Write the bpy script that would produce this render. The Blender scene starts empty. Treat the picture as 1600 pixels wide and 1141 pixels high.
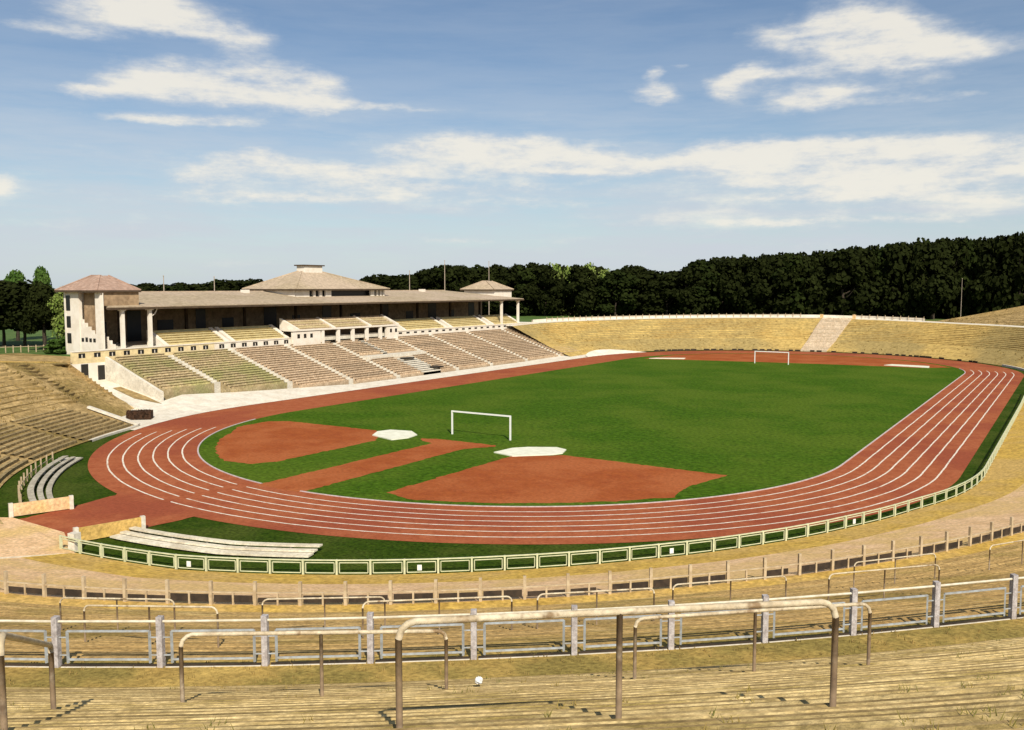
import bpy, math, random
import numpy as np
from mathutils import Vector, Matrix
random.seed(7); rng = np.random.default_rng(7)
scene = bpy.context.scene
COL = scene.collection
R = math.radians

# ------------------------------------------------------------------ camera
CAM = Vector((49.76, -130.2, 15.47)); HEAD = 0.5609
cd = bpy.data.cameras.new('camera'); cam = bpy.data.objects.new('camera', cd); COL.objects.link(cam)
cd.sensor_width = 36; cd.lens = 1409.27 / 1600 * 36; cd.clip_start = 0.1; cd.clip_end = 9000
cam.location = CAM; cam.rotation_euler = (math.pi / 2 - 0.0861, 0, HEAD)
scene.camera = cam

# ------------------------------------------------------------------ sun + sky
SUN_EL = R(39); LD = Vector((-0.712 * math.cos(SUN_EL), 0.702 * math.cos(SUN_EL), -math.sin(SUN_EL)))
sl = bpy.data.lights.new('sun', 'SUN'); sl.energy = 4.2; sl.angle = R(0.53); sl.color = (1.0, 0.94, 0.83)
so = bpy.data.objects.new('sun', sl); COL.objects.link(so); so.location = (120, -200, 150)
so.rotation_euler = LD.to_track_quat('-Z', 'Y').to_euler()
world = bpy.data.worlds.new('World'); scene.world = world; world.use_nodes = True
world.cycles.sampling_method = 'MANUAL'; world.cycles.sample_map_resolution = 128
vs = scene.view_settings
vs.view_transform = 'Standard'; vs.look = 'None'; vs.gamma = 1; vs.use_curve_mapping = False; vs.exposure = 0.38


def build_sky():
    nt = world.node_tree; N = nt.nodes; Lk = nt.links; N.clear()

    def val(x, sock):
        if hasattr(x, 'is_linked'): Lk.new(x, sock)
        else: sock.default_value = x

    def m(op, a, b=0.0, c=0.0, clamp=False):
        n = N.new('ShaderNodeMath'); n.operation = op; n.use_clamp = clamp
        val(a, n.inputs[0]); val(b, n.inputs[1]); val(c, n.inputs[2]); return n.outputs[0]

    def smooth(x, lo, hi):
        n = N.new('ShaderNodeMapRange'); n.interpolation_type = 'SMOOTHSTEP'
        val(x, n.inputs[0]); n.inputs[1].default_value = lo; n.inputs[2].default_value = hi; return n.outputs[0]

    def noise(vec, scale, detail, rough=0.55):
        n = N.new('ShaderNodeTexNoise'); Lk.new(vec, n.inputs['Vector'])
        n.inputs['Scale'].default_value = scale; n.inputs['Detail'].default_value = detail; n.inputs['Roughness'].default_value = rough
        return n

    def comb(x, y, z=0.0):
        n = N.new('ShaderNodeCombineXYZ'); val(x, n.inputs[0]); val(y, n.inputs[1]); val(z, n.inputs[2]); return n.outputs[0]

    def mix(f, a, b):
        n = N.new('ShaderNodeMix'); n.data_type = 'RGBA'; val(f, n.inputs[0]); val(a, n.inputs[6]); val(b, n.inputs[7]); return n.outputs[2]

    sky = N.new('ShaderNodeTexSky'); sky.sky_type = 'NISHITA'; sky.sun_disc = False
    sky.sun_elevation = SUN_EL; sky.sun_rotation = math.atan2(0.712, -0.702)
    sky.air_density = 1.0; sky.dust_density = .5; sky.ozone_density = 3.0
    tc = N.new('ShaderNodeTexCoord'); sp = N.new('ShaderNodeSeparateXYZ'); Lk.new(tc.outputs['Generated'], sp.inputs[0])
    x, y, z = sp.outputs
    # azimuth measured from a fixed compass bearing over the wood, elevation above the horizon (radians)
    fx, fy = -math.sin(HEAD), math.cos(HEAD)
    fw = m('ADD', m('MULTIPLY', x, fx), m('MULTIPLY', y, fy)); rt = m('ADD', m('MULTIPLY', x, fy), m('MULTIPLY', y, -fx))
    az = m('ARCTAN2', rt, fw); el = m('ARCSINE', z)
    base = comb(az, m('MULTIPLY', el, 2.2))
    w1 = noise(base, 7.0, 4, 0.6); w2 = noise(base, 26.0, 4, 0.6)
    sw = N.new('ShaderNodeSeparateColor'); Lk.new(w1.outputs['Color'], sw.inputs[0])
    sv = N.new('ShaderNodeSeparateColor'); Lk.new(w2.outputs['Color'], sv.inputs[0])
    azw = m('ADD', m('ADD', az, m('MULTIPLY', m('SUBTRACT', sw.outputs[0], .5), 0.055)), m('MULTIPLY', m('SUBTRACT', sv.outputs[0], .5), .030))
    elw = m('ADD', m('ADD', el, m('MULTIPLY', m('SUBTRACT', sw.outputs[1], .5), 0.014)), m('MULTIPLY', m('SUBTRACT', sv.outputs[1], .5), .016))
    banks = [  # cumulus banks: bearing / elevation of each cloud, half extents and weight
        (235, 30, 105, 24, 1.0), (320, 60, 95, 11, .95), (385, 70, 34, 15, .7), (190, 8, 80, 20, .6), (60, 55, 60, 10, .45), (150, 66, 50, 9, .6),
        (262, 134, 76, 25, 1.1), (405, 130, 76, 30, 1.1), (155, 153, 48, 8, .95), (285, 192, 110, 8, .85), (512, 152, 40, 25, .75), (600, 174, 110, 7, .5), (340, 150, 60, 14, .6),
        (400, 246, 72, 22, .85), (330, 284, 50, 20, .6), (565, 272, 105, 16, .8), (470, 315, 190, 10, .75), (750, 300, 210, 10, .6),
        (750, 232, 110, 18, .95), (850, 254, 130, 20, 1), (970, 266, 130, 9, .85), (640, 240, 40, 9, .4),
        (1020, 154, 38, 13, 1.1), (1020, 122, 12, 9, .8), (1062, 108, 16, 5, .6),
        (1230, 72, 60, 20, .9), (1300, 52, 50, 30, 1.1), (1375, 60, 60, 28, 1), (1450, 92, 85, 22, .95), (1350, 104, 120, 12, .7),
        (1140, 142, 26, 15, 1), (1190, 122, 44, 8, .8), (1250, 162, 50, 20, 1), (1310, 150, 40, 7, .6), (1440, 160, 130, 8, .45),
        (1150, 244, 60, 20, .95), (1220, 234, 70, 12, .8), (1380, 236, 230, 15, .85), (1480, 272, 220, 20, .95), (1250, 284, 130, 9, .6), (1330, 308, 200, 8, .7), (1500, 316, 160, 8, .6), (1350, 262, 280, 44, .50), (1350, 130, 200, 36, .28), (400, 165, 200, 26, .25), (560, 290, 260, 26, .32), (1300, 340, 330, 16, .35),
        (8, 292, 30, 17, 1), (690, 374, 130, 7, .7), (860, 318, 140, 7, .45), (1200, 350, 130, 9, .5), (1480, 345, 160, 8, .45), (120, 345, 90, 8, .3)]
    tot = None
    for (px, py, rx, ry, a) in banks:
        u = (px - 800) / 1409.27; v = (449 - py) / 1409.27
        ca = math.atan(u); ce = math.atan(v * math.cos(ca))
        k = math.cos(ca) ** 2
        dx = m('MULTIPLY', m('SUBTRACT', azw, ca), 1409.27 / (rx * k * 1.25)); dy = m('MULTIPLY', m('SUBTRACT', elw, ce), 1409.27 / (ry * 1.18 * math.cos(ca)))
        d2 = m('MULTIPLY_ADD', dx, dx, m('MULTIPLY', dy, dy))
        g = m('MULTIPLY', m('POWER', 2.718, m('MULTIPLY', d2, -1.0)), a * 1.12)
        tot = g if tot is None else m('ADD', tot, g)
    # cumulus elsewhere round the sky, same character
    wide = noise(comb(m('MULTIPLY', x, 2.0), m('MULTIPLY', y, 2.0), m('MULTIPLY', z, 6.0)), 1.6, 5, .55)
    outside = m('MAXIMUM', smooth(m('ABSOLUTE', az), 0.62, 0.85), smooth(el, 0.34, 0.42))
    tot = m('ADD', tot, m('MULTIPLY', outside, smooth(wide.outputs[0], .5, .72)))
    fine = noise(comb(az, m('MULTIPLY', el, 2.4)), 34.0, 8, .68)
    mid = noise(comb(az, m('MULTIPLY', el, 3.2), 3.3), 11.0, 6, .62)
    strk = noise(comb(az, m('MULTIPLY', el, 7.0), 5.1), 6.5, 6, .6)
    # billows and streaks thin the banks out unevenly, so that blue shows through and edges fray
    tex = m('ADD', m('MULTIPLY', m('SUBTRACT', fine.outputs[0], .5), .9), m('ADD', m('MULTIPLY', m('SUBTRACT', mid.outputs[0], .5), 1.5), m('MULTIPLY', m('SUBTRACT', strk.outputs[0], .5), 1.3)))
    dens = m('ADD', m('MULTIPLY', m('MINIMUM', tot, 1.25), m('MULTIPLY_ADD', tex, .75, 1.0)), m('MULTIPLY', tex, .22))
    cover = smooth(dens, -.02, 1.32)
    # thin streaky veil, thickening towards the horizon
    st = noise(comb(az, m('MULTIPLY', el, 8.0), 1.7), 4.5, 6, .62)
    low = m('SUBTRACT', 1.0, smooth(el, .03, .26))
    veil = m('MULTIPLY', m('MULTIPLY_ADD', low, .85, .18), smooth(st.outputs[0], .22, .70))
    cover = m('MAXIMUM', cover, veil)
    cover = m('MULTIPLY', m('MULTIPLY', cover, .88), smooth(el, -.02, .01))
    shade = smooth(m('ADD', m('MULTIPLY', dens, .45), m('MULTIPLY', tex, .55)), .05, .75)
    cloudcol = mix(shade, (6.6, 7.1, 7.8, 1), (10.0, 9.5, 8.4, 1))
    # milky summer air low in the sky
    hz = m('MULTIPLY', m('POWER', m('SUBTRACT', 1.0, smooth(el, -.10, .23)), 1.2), .84)
    air = mix(hz, sky.outputs[0], (6.4, 7.7, 8.7, 1))
    col = mix(cover, air, cloudcol)
    bg = N.new('ShaderNodeBackground'); Lk.new(col, bg.inputs[0]); bg.inputs[1].default_value = 0.070
    out = N.new('ShaderNodeOutputWorld'); Lk.new(bg.outputs[0], out.inputs[0])


build_sky()
scene.render.engine = 'CYCLES'
scene.cycles.max_bounces = 4; scene.cycles.diffuse_bounces = 2; scene.cycles.use_denoising = True

# ------------------------------------------------------------------ materials
MATS = {}


def mat(name, c1, c2=None, scale=1.0, detail=6, rough=.9, c3=None, scale3=.15, bump=0.0, bscale=None, lo=.35, hi=.65, lo3=.42, hi3=.62, rnd=0.0, stretch=None, spec=.2, speck=None):
    """two-tone noise, a third larger patchiness, optional bump; world position so that pieces do not repeat"""
    if name in MATS: return MATS[name]
    mt = bpy.data.materials.new(name); mt.use_nodes = True; nt = mt.node_tree; N = nt.nodes; Lk = nt.links
    b = N['Principled BSDF']; b.inputs['Roughness'].default_value = rough; b.inputs['Specular IOR Level'].default_value = spec
    g = N.new('ShaderNodeNewGeometry'); pos = g.outputs['Position']
    if stretch:
        mp = N.new('ShaderNodeMapping'); mp.inputs['Scale'].default_value = stretch; Lk.new(pos, mp.inputs['Vector']); pos2 = mp.outputs[0]
    else: pos2 = pos

    def ns(s, d, p=pos2):
        n = N.new('ShaderNodeTexNoise'); n.inputs['Scale'].default_value = s; n.inputs['Detail'].default_value = d; n.inputs['Roughness'].default_value = .62
        Lk.new(p, n.inputs['Vector']); return n.outputs[0]

    def rng_(x, a, c):
        r = N.new('ShaderNodeMapRange'); r.interpolation_type = 'SMOOTHSTEP'; Lk.new(x, r.inputs[0]); r.inputs[1].default_value = a; r.inputs[2].default_value = c; return r.outputs[0]

    def mx(f, a, c):
        n = N.new('ShaderNodeMix'); n.data_type = 'RGBA'
        for s, v in ((n.inputs[0], f), (n.inputs[6], a), (n.inputs[7], c)):
            if hasattr(v, 'is_linked'): Lk.new(v, s)
            else: s.default_value = v if not isinstance(v, tuple) else (*v, 1)
        return n.outputs[2]
    if c2 is None: c2 = tuple(v * .82 for v in c1)
    col = mx(rng_(ns(scale, detail), lo, hi), c1, c2)
    if c3 is not None: col = mx(rng_(ns(scale3, 4, pos), lo3, hi3), col, c3)
    if speck:
        hv = N.new('ShaderNodeHueSaturation'); q = N.new('ShaderNodeMapRange'); Lk.new(ns(speck[0], 3, pos), q.inputs[0])
        q.inputs[1].default_value = .30; q.inputs[2].default_value = .70; q.inputs[3].default_value = 1 - speck[1]; q.inputs[4].default_value = 1 + speck[1]
        Lk.new(q.outputs[0], hv.inputs['Value']); Lk.new(col, hv.inputs['Color']); col = hv.outputs[0]
    if rnd:
        oi = N.new('ShaderNodeObjectInfo'); hs = N.new('ShaderNodeHueSaturation'); mr = N.new('ShaderNodeMapRange')
        Lk.new(oi.outputs['Random'], mr.inputs[0]); mr.inputs[3].default_value = 1 - rnd; mr.inputs[4].default_value = 1 + rnd
        Lk.new(mr.outputs[0], hs.inputs['Value']); Lk.new(col, hs.inputs['Color']); col = hs.outputs[0]
    Lk.new(col, b.inputs['Base Color'])
    if bump:
        bp = N.new('ShaderNodeBump'); bp.inputs['Strength'].default_value = bump; bp.inputs['Distance'].default_value = .05
        Lk.new(ns(bscale or scale * 3, 5), bp.inputs['Height']); Lk.new(bp.outputs[0], b.inputs['Normal'])
    MATS[name] = mt; return mt


M_grass = mat('pitch grass', (.038, .086, .004), (.058, .118, .007), 1.2, 9, c3=(.076, .124, .010), scale3=.07, bump=.7, bscale=5, lo3=.38, hi3=.62, speck=(2.6, .46), spec=.03)
M_verge = mat('verge grass', (.022, .046, .003), (.038, .066, .005), 1.4, 9, c3=(.054, .074, .010), scale3=.16, bump=.6, bscale=7, speck=(4.5, .5), spec=.03)
M_cinder = mat('red cinder', (.315, .085, .034), (.375, .115, .048), .8, 9, c3=(.285, .072, .034), scale3=.09, bump=.3, bscale=10, speck=(3.6, .18), lo3=.45, hi3=.62, spec=.05)
M_cinder2 = mat('raked red cinder', (.335, .088, .024), (.285, .070, .021), .9, 9, c3=(.37, .110, .036), scale3=.14, bump=.35, bscale=8, speck=(3.6, .22), spec=.05)
M_line = mat('lane paint', (.82, .75, .62), (.66, .56, .42), 2.0, 7, c3=(.46, .26, .17), scale3=.8, lo3=.57, hi3=.72, speck=(6, .2))
M_kerb = mat('kerb stone', (.60, .50, .47), (.45, .36, .34), 3.0)
M_pad = mat('pale pad', (.80, .78, .62), (.70, .68, .52), 1.4)
M_sand = mat('yellow sandy turf', (.62, .40, .085), (.47, .29, .065), 1.1, 9, c3=(.54, .35, .11), scale3=.14, bump=.4, bscale=7, speck=(4, .35), spec=.05)
M_path = mat('pinkish gravel path', (.78, .52, .29), (.64, .41, .21), .9, 9, c3=(.66, .44, .18), scale3=.2, bump=.3, bscale=9, speck=(5, .28), spec=.05)
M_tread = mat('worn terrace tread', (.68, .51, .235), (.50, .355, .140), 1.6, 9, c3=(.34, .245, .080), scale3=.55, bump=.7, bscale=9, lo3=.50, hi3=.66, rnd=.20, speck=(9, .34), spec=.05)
M_tread2 = mat('grassy terrace tread', (.48, .31, .115), (.34, .21, .075), 1.2, 9, c3=(.27, .185, .055), scale3=.25, bump=.6, bscale=8, lo3=.48, hi3=.64, rnd=.24, speck=(6, .38), spec=.05)
M_edge = mat('step shadow line', (.26, .18, .075), (.38, .265, .115), 1.2, 9, c3=(.55, .40, .18), scale3=.6, bump=.4, bscale=10, lo3=.52, hi3=.66, rnd=.25, speck=(11, .25), spec=.05)  # dark line at each step nose: riser shadow painted into the colour
M_leg = mat('weathered barrier leg', (.30, .21, .125), (.17, .115, .07), 5.0, 8, rough=.7, c3=(.40, .32, .22), scale3=2.0, lo3=.52, hi3=.7, speck=(20, 0.25))
M_walk = mat('trodden walk', (.52, .35, .10), (.38, .25, .07), 1.0, 9, c3=(.27, .20, .055), scale3=.35, bump=.5, bscale=8, speck=(8, .4), spec=.05)
M_bb = mat('dark weathered bench', (.38, .28, .13), (.22, .155, .065), 2.4, 8, rnd=.2, speck=(4, .4))
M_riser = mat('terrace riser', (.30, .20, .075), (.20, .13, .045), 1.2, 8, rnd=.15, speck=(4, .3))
M_bank = mat('dry grass bank', (.42, .29, .125), (.28, .19, .078), .7, 9, c3=(.22, .155, .055), scale3=.10, bump=.7, bscale=3, stretch=(.7, .7, 5), lo3=.50, hi3=.62, rnd=.12, speck=(2.6, .38), spec=.05)
M_farbank = mat('golden far bank', (.52, .36, .115), (.41, .275, .090), .5, 9, c3=(.33, .24, .09), scale3=.030, bump=.6, bscale=2, stretch=(.35, .35, 7), lo3=.44, hi3=.56, rnd=.12, speck=(1.4, .26), spec=.05)
M_conc = mat('pale concrete', (.70, .64, .52), (.58, .52, .41), 1.2, 8, rough=.85, speck=(5, 0.16))
M_white = mat('white render', (.78, .71, .60), (.70, .62, .50), .8, 8, rough=.8)
M_apron = mat('pale apron', (.76, .69, .56), (.66, .58, .45), .6, 8, speck=(2.5, 0.12))
M_yellow = mat('cream parapet', (.72, .58, .31), (.64, .50, .27), .9, 8, c3=(.74, .63, .42), scale3=.06, speck=(2, .15))
M_seat = mat('weathered bench board', (.62, .47, .31), (.42, .30, .185), 2.4, 8, rnd=.16, speck=(4, .38))
M_seatg = mat('mossy bench board', (.58, .45, .26), (.38, .29, .15), 2.4, 8, c3=(.40, .36, .15), scale3=.16, lo3=.46, hi3=.66, rnd=.16, speck=(4, .38))
M_seaty = mat('yellow bench board', (.70, .58, .30), (.58, .46, .22), 1.0, 8, rnd=.12, speck=(4, .2))
M_step = mat('seating step', (.52, .39, .255), (.38, .27, .165), 1.3, 8, speck=(4, .3))
M_stepg = mat('weedy seating step', (.46, .36, .20), (.32, .24, .12), 1.3, 8, c3=(.31, .28, .12), scale3=.16, lo3=.46, hi3=.66, speck=(4, .3))
M_roof = mat('roof tiles', (.44, .345, .225), (.355, .27, .17), .7, 7, c3=(.45, .345, .24), scale3=.08, bump=.6, bscale=2, stretch=(1, 1, 9), speck=(2.0, .24))
M_roofp = mat('pinkish roof tiles', (.40, .27, .20), (.33, .21, .15), .7, 7, bump=.5, bscale=2, stretch=(1, 1, 6), speck=(2.2, 0.22))
M_dark = mat('dark stained timber', (.095, .064, .038), (.060, .040, .024), 1.0, 6)
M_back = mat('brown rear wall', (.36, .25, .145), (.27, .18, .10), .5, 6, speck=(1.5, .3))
M_pane = mat('dark opening', (.016, .013, .010), (.010, .009, .008), 1.0, 2, rough=.4, spec=.5)
M_wood = mat('bleached barrier pipe', (.62, .52, .35), (.46, .36, .22), 3.0, 8, rough=.6, c3=(.26, .17, .085), scale3=2.2, lo3=.56, hi3=.68, spec=.3, bump=.25, bscale=40, speck=(16, .2))
M_post = mat('weathered concrete post', (.50, .46, .44), (.34, .30, .28), 6.0, 8, bump=.3, bscale=30, speck=(18, .22))
M_rail = mat('pale painted rail', (.70, .64, .50), (.55, .48, .34), 4.0, 7, rough=.6)
M_blue = mat('pale blue painted frame', (.40, .43, .44), (.30, .30, .28), 6.0, 8, rough=.6)
M_fence = mat('cream fence paint', (.62, .62, .40), (.50, .52, .32), 3.0, 7, rough=.6)
M_fence2 = mat('tan fence paint', (.56, .44, .28), (.42, .31, .18), 3.0, 7, rough=.7)
M_board_shade = mat('dark board and shadow strip', (.060, .042, .028), (.032, .024, .018), 2.0, 7)
M_hedge = mat('brown hedge', (.075, .036, .018), (.040, .022, .012), 2.0, 7)
M_bark = mat('bark', (.060, .045, .030), (.035, .026, .018), 4.0, 6)
M_plate = mat('white plate', (.80, .80, .74), (.74, .74, .68), 2.0)
M_lawn = mat('outer lawn', (.060, .115, .018), (.090, .140, .030), .15, 7, c3=(.13, .15, .05), scale3=.012, speck=(1.5, 0.3))
M_pole = mat('flag pole paint', (.45, .36, .28), (.35, .28, .2), 2.0)
M_paper = mat('crumpled paper', (.80, .78, .72), (.72, .70, .64), 20.0)
M_dry = mat('dry grass blades', (.36, .25, .075), (.20, .16, .040), 2.0, 5, c3=(.13, .13, .03), scale3=.6)


def leaf_mat(name, c1, c2, rnd=.25):
    mt = mat(name, c1, c2, .35, 5, rnd=rnd); b = mt.node_tree.nodes['Principled BSDF']
    b.inputs['Roughness'].default_value = .9; b.inputs['Specular IOR Level'].default_value = .03; return mt


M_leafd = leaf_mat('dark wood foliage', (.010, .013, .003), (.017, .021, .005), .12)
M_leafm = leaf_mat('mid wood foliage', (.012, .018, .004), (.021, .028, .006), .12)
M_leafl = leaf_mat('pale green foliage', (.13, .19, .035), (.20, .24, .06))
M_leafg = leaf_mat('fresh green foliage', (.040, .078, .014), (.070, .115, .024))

# ------------------------------------------------------------------ mesh helpers


class MB:
    def __init__(s): s.v = []; s.f = []

    def add(s, vs, fs):
        o = len(s.v); s.v += [tuple(map(float, q)) for q in vs]; s.f += [tuple(i + o for i in f) for f in fs]; return s

    def hexa(s, b, t):  # bottom 4, top 4 (ccw from above)
        return s.add(list(b) + list(t), [(3, 2, 1, 0), (4, 5, 6, 7), (0, 1, 5, 4), (1, 2, 6, 5), (2, 3, 7, 6), (3, 0, 4, 7)])

    def box(s, c, size, rz=0.0):
        hx, hy, hz = size[0] / 2, size[1] / 2, size[2] / 2; C_, S_ = math.cos(rz), math.sin(rz)
        p = lambda x, y, z: (c[0] + x * C_ - y * S_, c[1] + x * S_ + y * C_, c[2] + z)
        return s.hexa([p(-hx, -hy, -hz), p(hx, -hy, -hz), p(hx, hy, -hz), p(-hx, hy, -hz)], [p(-hx, -hy, hz), p(hx, -hy, hz), p(hx, hy, hz), p(-hx, hy, hz)])

    def bb(s, x0, x1, y0, y1, z0, z1): return s.box(((x0 + x1) / 2, (y0 + y1) / 2, (z0 + z1) / 2), (abs(x1 - x0), abs(y1 - y0), abs(z1 - z0)))

    def beam(s, a, b, w, h):  # square beam from a to b, width w (horizontal), height h
        a = Vector(a); b = Vector(b); d = (b - a).normalized(); side = d.cross(Vector((0, 0, 1)))
        side = side.normalized() if side.length > 1e-4 else Vector((1, 0, 0)); up = side.cross(d).normalized()
        q = lambda p, i, j: p + side * (i * w / 2) + up * (j * h / 2)
        return s.hexa([q(a, -1, -1), q(a, 1, -1), q(b, 1, -1), q(b, -1, -1)], [q(a, -1, 1), q(a, 1, 1), q(b, 1, 1), q(b, -1, 1)])

    def tube(s, pts, r, n=8):
        pts = [Vector(p) for p in pts]; rings = []; prev = None
        for i, p in enumerate(pts):
            d = (pts[min(i + 1, len(pts) - 1)] - pts[max(i - 1, 0)]).normalized()
            if prev is None:
                side = d.cross(Vector((0, 0, 1)));
                if side.length < 1e-3: side = d.cross(Vector((1, 0, 0)))
            else: side = prev - d * prev.dot(d)
            side.normalize(); prev = side; up = side.cross(d)
            rr = r[i] if isinstance(r, (list, tuple)) else r
            rings.append([p + (side * math.cos(2 * math.pi * k / n) + up * math.sin(2 * math.pi * k / n)) * rr for k in range(n)])
        vs_ = [q for ring in rings for q in ring]; fs = []
        for i in range(len(rings) - 1):
            for k in range(n): fs.append((i * n + k, i * n + (k + 1) % n, (i + 1) * n + (k + 1) % n, (i + 1) * n + k))
        fs.append(tuple(range(n))); fs.append(tuple(range((len(rings) - 1) * n, len(rings) * n))[::-1])
        return s.add(vs_, fs)

    def loft(s, A, B):  # quad strip between two equal polylines
        n = len(A); return s.add(list(A) + list(B), [(i, i + 1, n + i + 1, n + i) for i in range(n - 1)])

    def poly(s, pts): return s.add(pts, [tuple(range(len(pts)))])

    def prism(s, pts, z0, z1):
        n = len(pts); return s.add([(p[0], p[1], z0) for p in pts] + [(p[0], p[1], z1) for p in pts],
                                   [tuple(range(n))[::-1], tuple(range(n, 2 * n))] + [(i, (i + 1) % n, n + (i + 1) % n, n + i) for i in range(n)])

    def obj(s, name, m_, parent=None, smooth=False):
        P_ = np.array(s.v); c = (P_.min(0) + P_.max(0)) / 2; c[2] = P_[:, 2].min()
        me = bpy.data.meshes.new(name); me.from_pydata((P_ - c).tolist(), [], s.f); me.materials.append(m_)
        if smooth: me.shade_smooth()
        o = bpy.data.objects.new(name, me); COL.objects.link(o)
        link(o, c, parent); return o


WLOC = {}


def link(o, c, parent=None):
    c = Vector(c); WLOC[o.name] = c
    if parent is not None:
        o.parent = parent; o.location = c - WLOC[parent.name]
    else: o.location = c


def tag(o, label, cat, group=None):
    o['label'] = label; o['category'] = cat
    if group: o['group'] = group
    return o


def thing(name, label, cat, loc, group=None):
    o = bpy.data.objects.new(name, None); COL.objects.link(o); o.empty_display_size = .3; link(o, loc); return tag(o, label, cat, group)


def struct(o): o['kind'] = 'structure'; return o


def stuff(o, label=None, cat=None):
    o['kind'] = 'stuff'
    if label: o['label'] = label; o['category'] = cat
    return o


# ------------------------------------------------------------------ the oval: every ring of the bowl is an offset of it
RI, LEN, WID = 32.83, 97.55, 9.3
RO = RI + WID; HL = LEN / 2
ARC = math.pi * RO; TOT = 2 * ARC + 2 * LEN


def frame(S):
    """S metres along the track's outer edge: -180deg -> -90 -> 0 round the near bend, up the right straight, round the far bend, down the left"""
    S = S % TOT
    if S < ARC: a = -math.pi + S / RO; return (0, -HL), (math.cos(a), math.sin(a)), 1
    S -= ARC
    if S < LEN: return (0, -HL + S), (1, 0), 1
    S -= LEN
    if S < ARC: a = S / RO; return (0, HL), (math.cos(a), math.sin(a)), 1
    S -= ARC
    return (0, HL - S), (-1, 0), 1


def off(S, s, z=0.0):
    c, n, _ = frame(S); return (c[0] + n[0] * (RO + s), c[1] + n[1] * (RO + s), z)


def SA(a): return (a + 180) / 180 * ARC          # near-bend angle -> S
def SF(a): return ARC + LEN + a / 180 * ARC      # far-bend angle -> S
def SY(y): return ARC + y + HL                   # right straight y -> S


def tab(pairs):
    xs, ys = zip(*pairs); return lambda S: float(np.interp(S, xs, ys))


SB = tab([(SA(-180), 7.0), (SA(-158), 6.6), (SA(-154.5), 1.2), (SA(-150), 1.1), (SA(-140), 2.0), (SA(-130), 3.7), (SA(-120), 5.6), (SA(-110), 7.4), (SA(-100), 8.9), (SA(-90), 9.4), (SA(-80), 8.9), (SA(-70), 7.1), (SA(-60), 5.3),
          (SA(-50), 3.7), (SA(-40), 2.5), (SA(-30), 1.55), (SA(-20), 1.1), (SA(-10), 1.45), (SA(0), 1.7), (SY(0), 1.9), (SY(HL), 1.6), (SF(40), .9), (SF(90), 1.4), (SF(140), 2.2), (SF(180), 2.2)])


def bp(S, e, z): return off(S, SB(S) + e, z)


def srange(a, b, step): n = max(2, int(abs(b - a) / step) + 1); return [a + (b - a) * i / (n - 1) for i in range(n)]


def ring_sheet(name, S0, S1, s0, s1, z, m_, step=1.2, parent=None):
    Ss = srange(S0, S1, step); return MB().loft([off(S, s1, z) for S in Ss], [off(S, s0, z) for S in Ss]).obj(name, m_, parent)


# ---- ground inside the bowl
Ss = srange(0, TOT, 1.5)
g = MB(); g.poly([off(S, 11.5, -.015) for S in Ss[:-1]]); struct(g.obj('verge_grass', M_verge))
g = MB(); g.poly([off(S, -WID, 0.0) for S in Ss[:-1]]); struct(g.obj('infield_grass', M_grass))
track = struct(ring_sheet('running_track', 0, TOT, -WID + .0, 0, .006, M_cinder))
LANES = [1.39 + 1.27 * k for k in range(6)]
wob = lambda S, k: .012 * math.sin(S * .9 + k) + .01 * math.sin(S * 2.3 + 2 * k)
for k, q in enumerate(LANES):
    for (a, b) in ((SA(-154 + 1.4 * k), SA(-99.7 + .17 * k)), (SA(-97.5), SF(16 - k))):
        SS = srange(a, b, 1.0); hw = .068
        MB().loft([off(S, -WID + q + hw + wob(S, k), .011) for S in SS], [off(S, -WID + q - hw + wob(S, k), .011) for S in SS]).obj('lane_line', M_line, track)
for (a, b) in ((SA(-165), SA(-97.4)), (SA(-89.6), SF(20))):
    SS = srange(a, b, 1.0)
    MB().loft([off(S, -WID + .07, .055) for S in SS], [off(S, -WID - .07, .055) for S in SS]).loft([off(S, -WID + .07, .0) for S in SS], [off(S, -WID + .07, .055) for S in SS]).loft([off(S, -WID - .07, .055) for S in SS], [off(S, -WID - .07, 0) for S in SS]).obj('inner_kerb', M_kerb, track)

# ---- cinder areas in the near half-circle, runway, gate path
def arcpts(r, a0, a1, n=14): return [(r * math.cos(R(a0 + (a1 - a0) * i / (n - 1))), -HL + r * math.sin(R(a0 + (a1 - a0) * i / (n - 1)))) for i in range(n)]


def sheet(name, pts, z, m_, wob=.07):
    r = np.random.default_rng(len(pts) * 7 + int(abs(pts[0][0]) * 10)); out = []
    for p, q in zip(pts, pts[1:] + pts[:1]):
        n = max(1, int(math.hypot(q[0] - p[0], q[1] - p[1]) / .45))
        for k in range(n): out.append((p[0] + (q[0] - p[0]) * k / n + r.normal() * wob, p[1] + (q[1] - p[1]) * k / n + r.normal() * wob, z))
    return MB().poly(out).obj(name, m_)


tag(sheet('cinder_area', [(-12.0, -57.6), (-10.0, -61.2), (-10.1, -74.3), (-11.2, -76.2)] + arcpts(31.2, -115, -148)[1:] + [(-28.9, -62.2), (-29.2, -57.6), (-27.2, -56.3), (-14.4, -56.0)], .005, M_cinder2),
    'rounded red cinder area in the grass left of the narrow runway', 'cinder area')
tag(sheet('cinder_area', [(6.0, -78.4)] + arcpts(31.7, -76, -38, 16)[1:] + [(24.6, -64.6), (25.8, -58.6), (10.2, -57.9), (6.2, -61.0)], .005, M_cinder2),
    'large fan shaped red cinder area right of the narrow runway', 'cinder area')
tag(sheet('cinder_runway', [(-4.3, -81.9), (.5, -81.9), (.3, -60.2), (1.0, -59.3), (2.3, -57.6), (1.9, -56.9), (-4.7, -56.9), (-6.8, -57.5), (-6.6, -58.2), (-4.2, -59.4)], .009, M_cinder2),
    'narrow red runway with a crossbar end leading to the near goal', 'runway')
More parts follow.
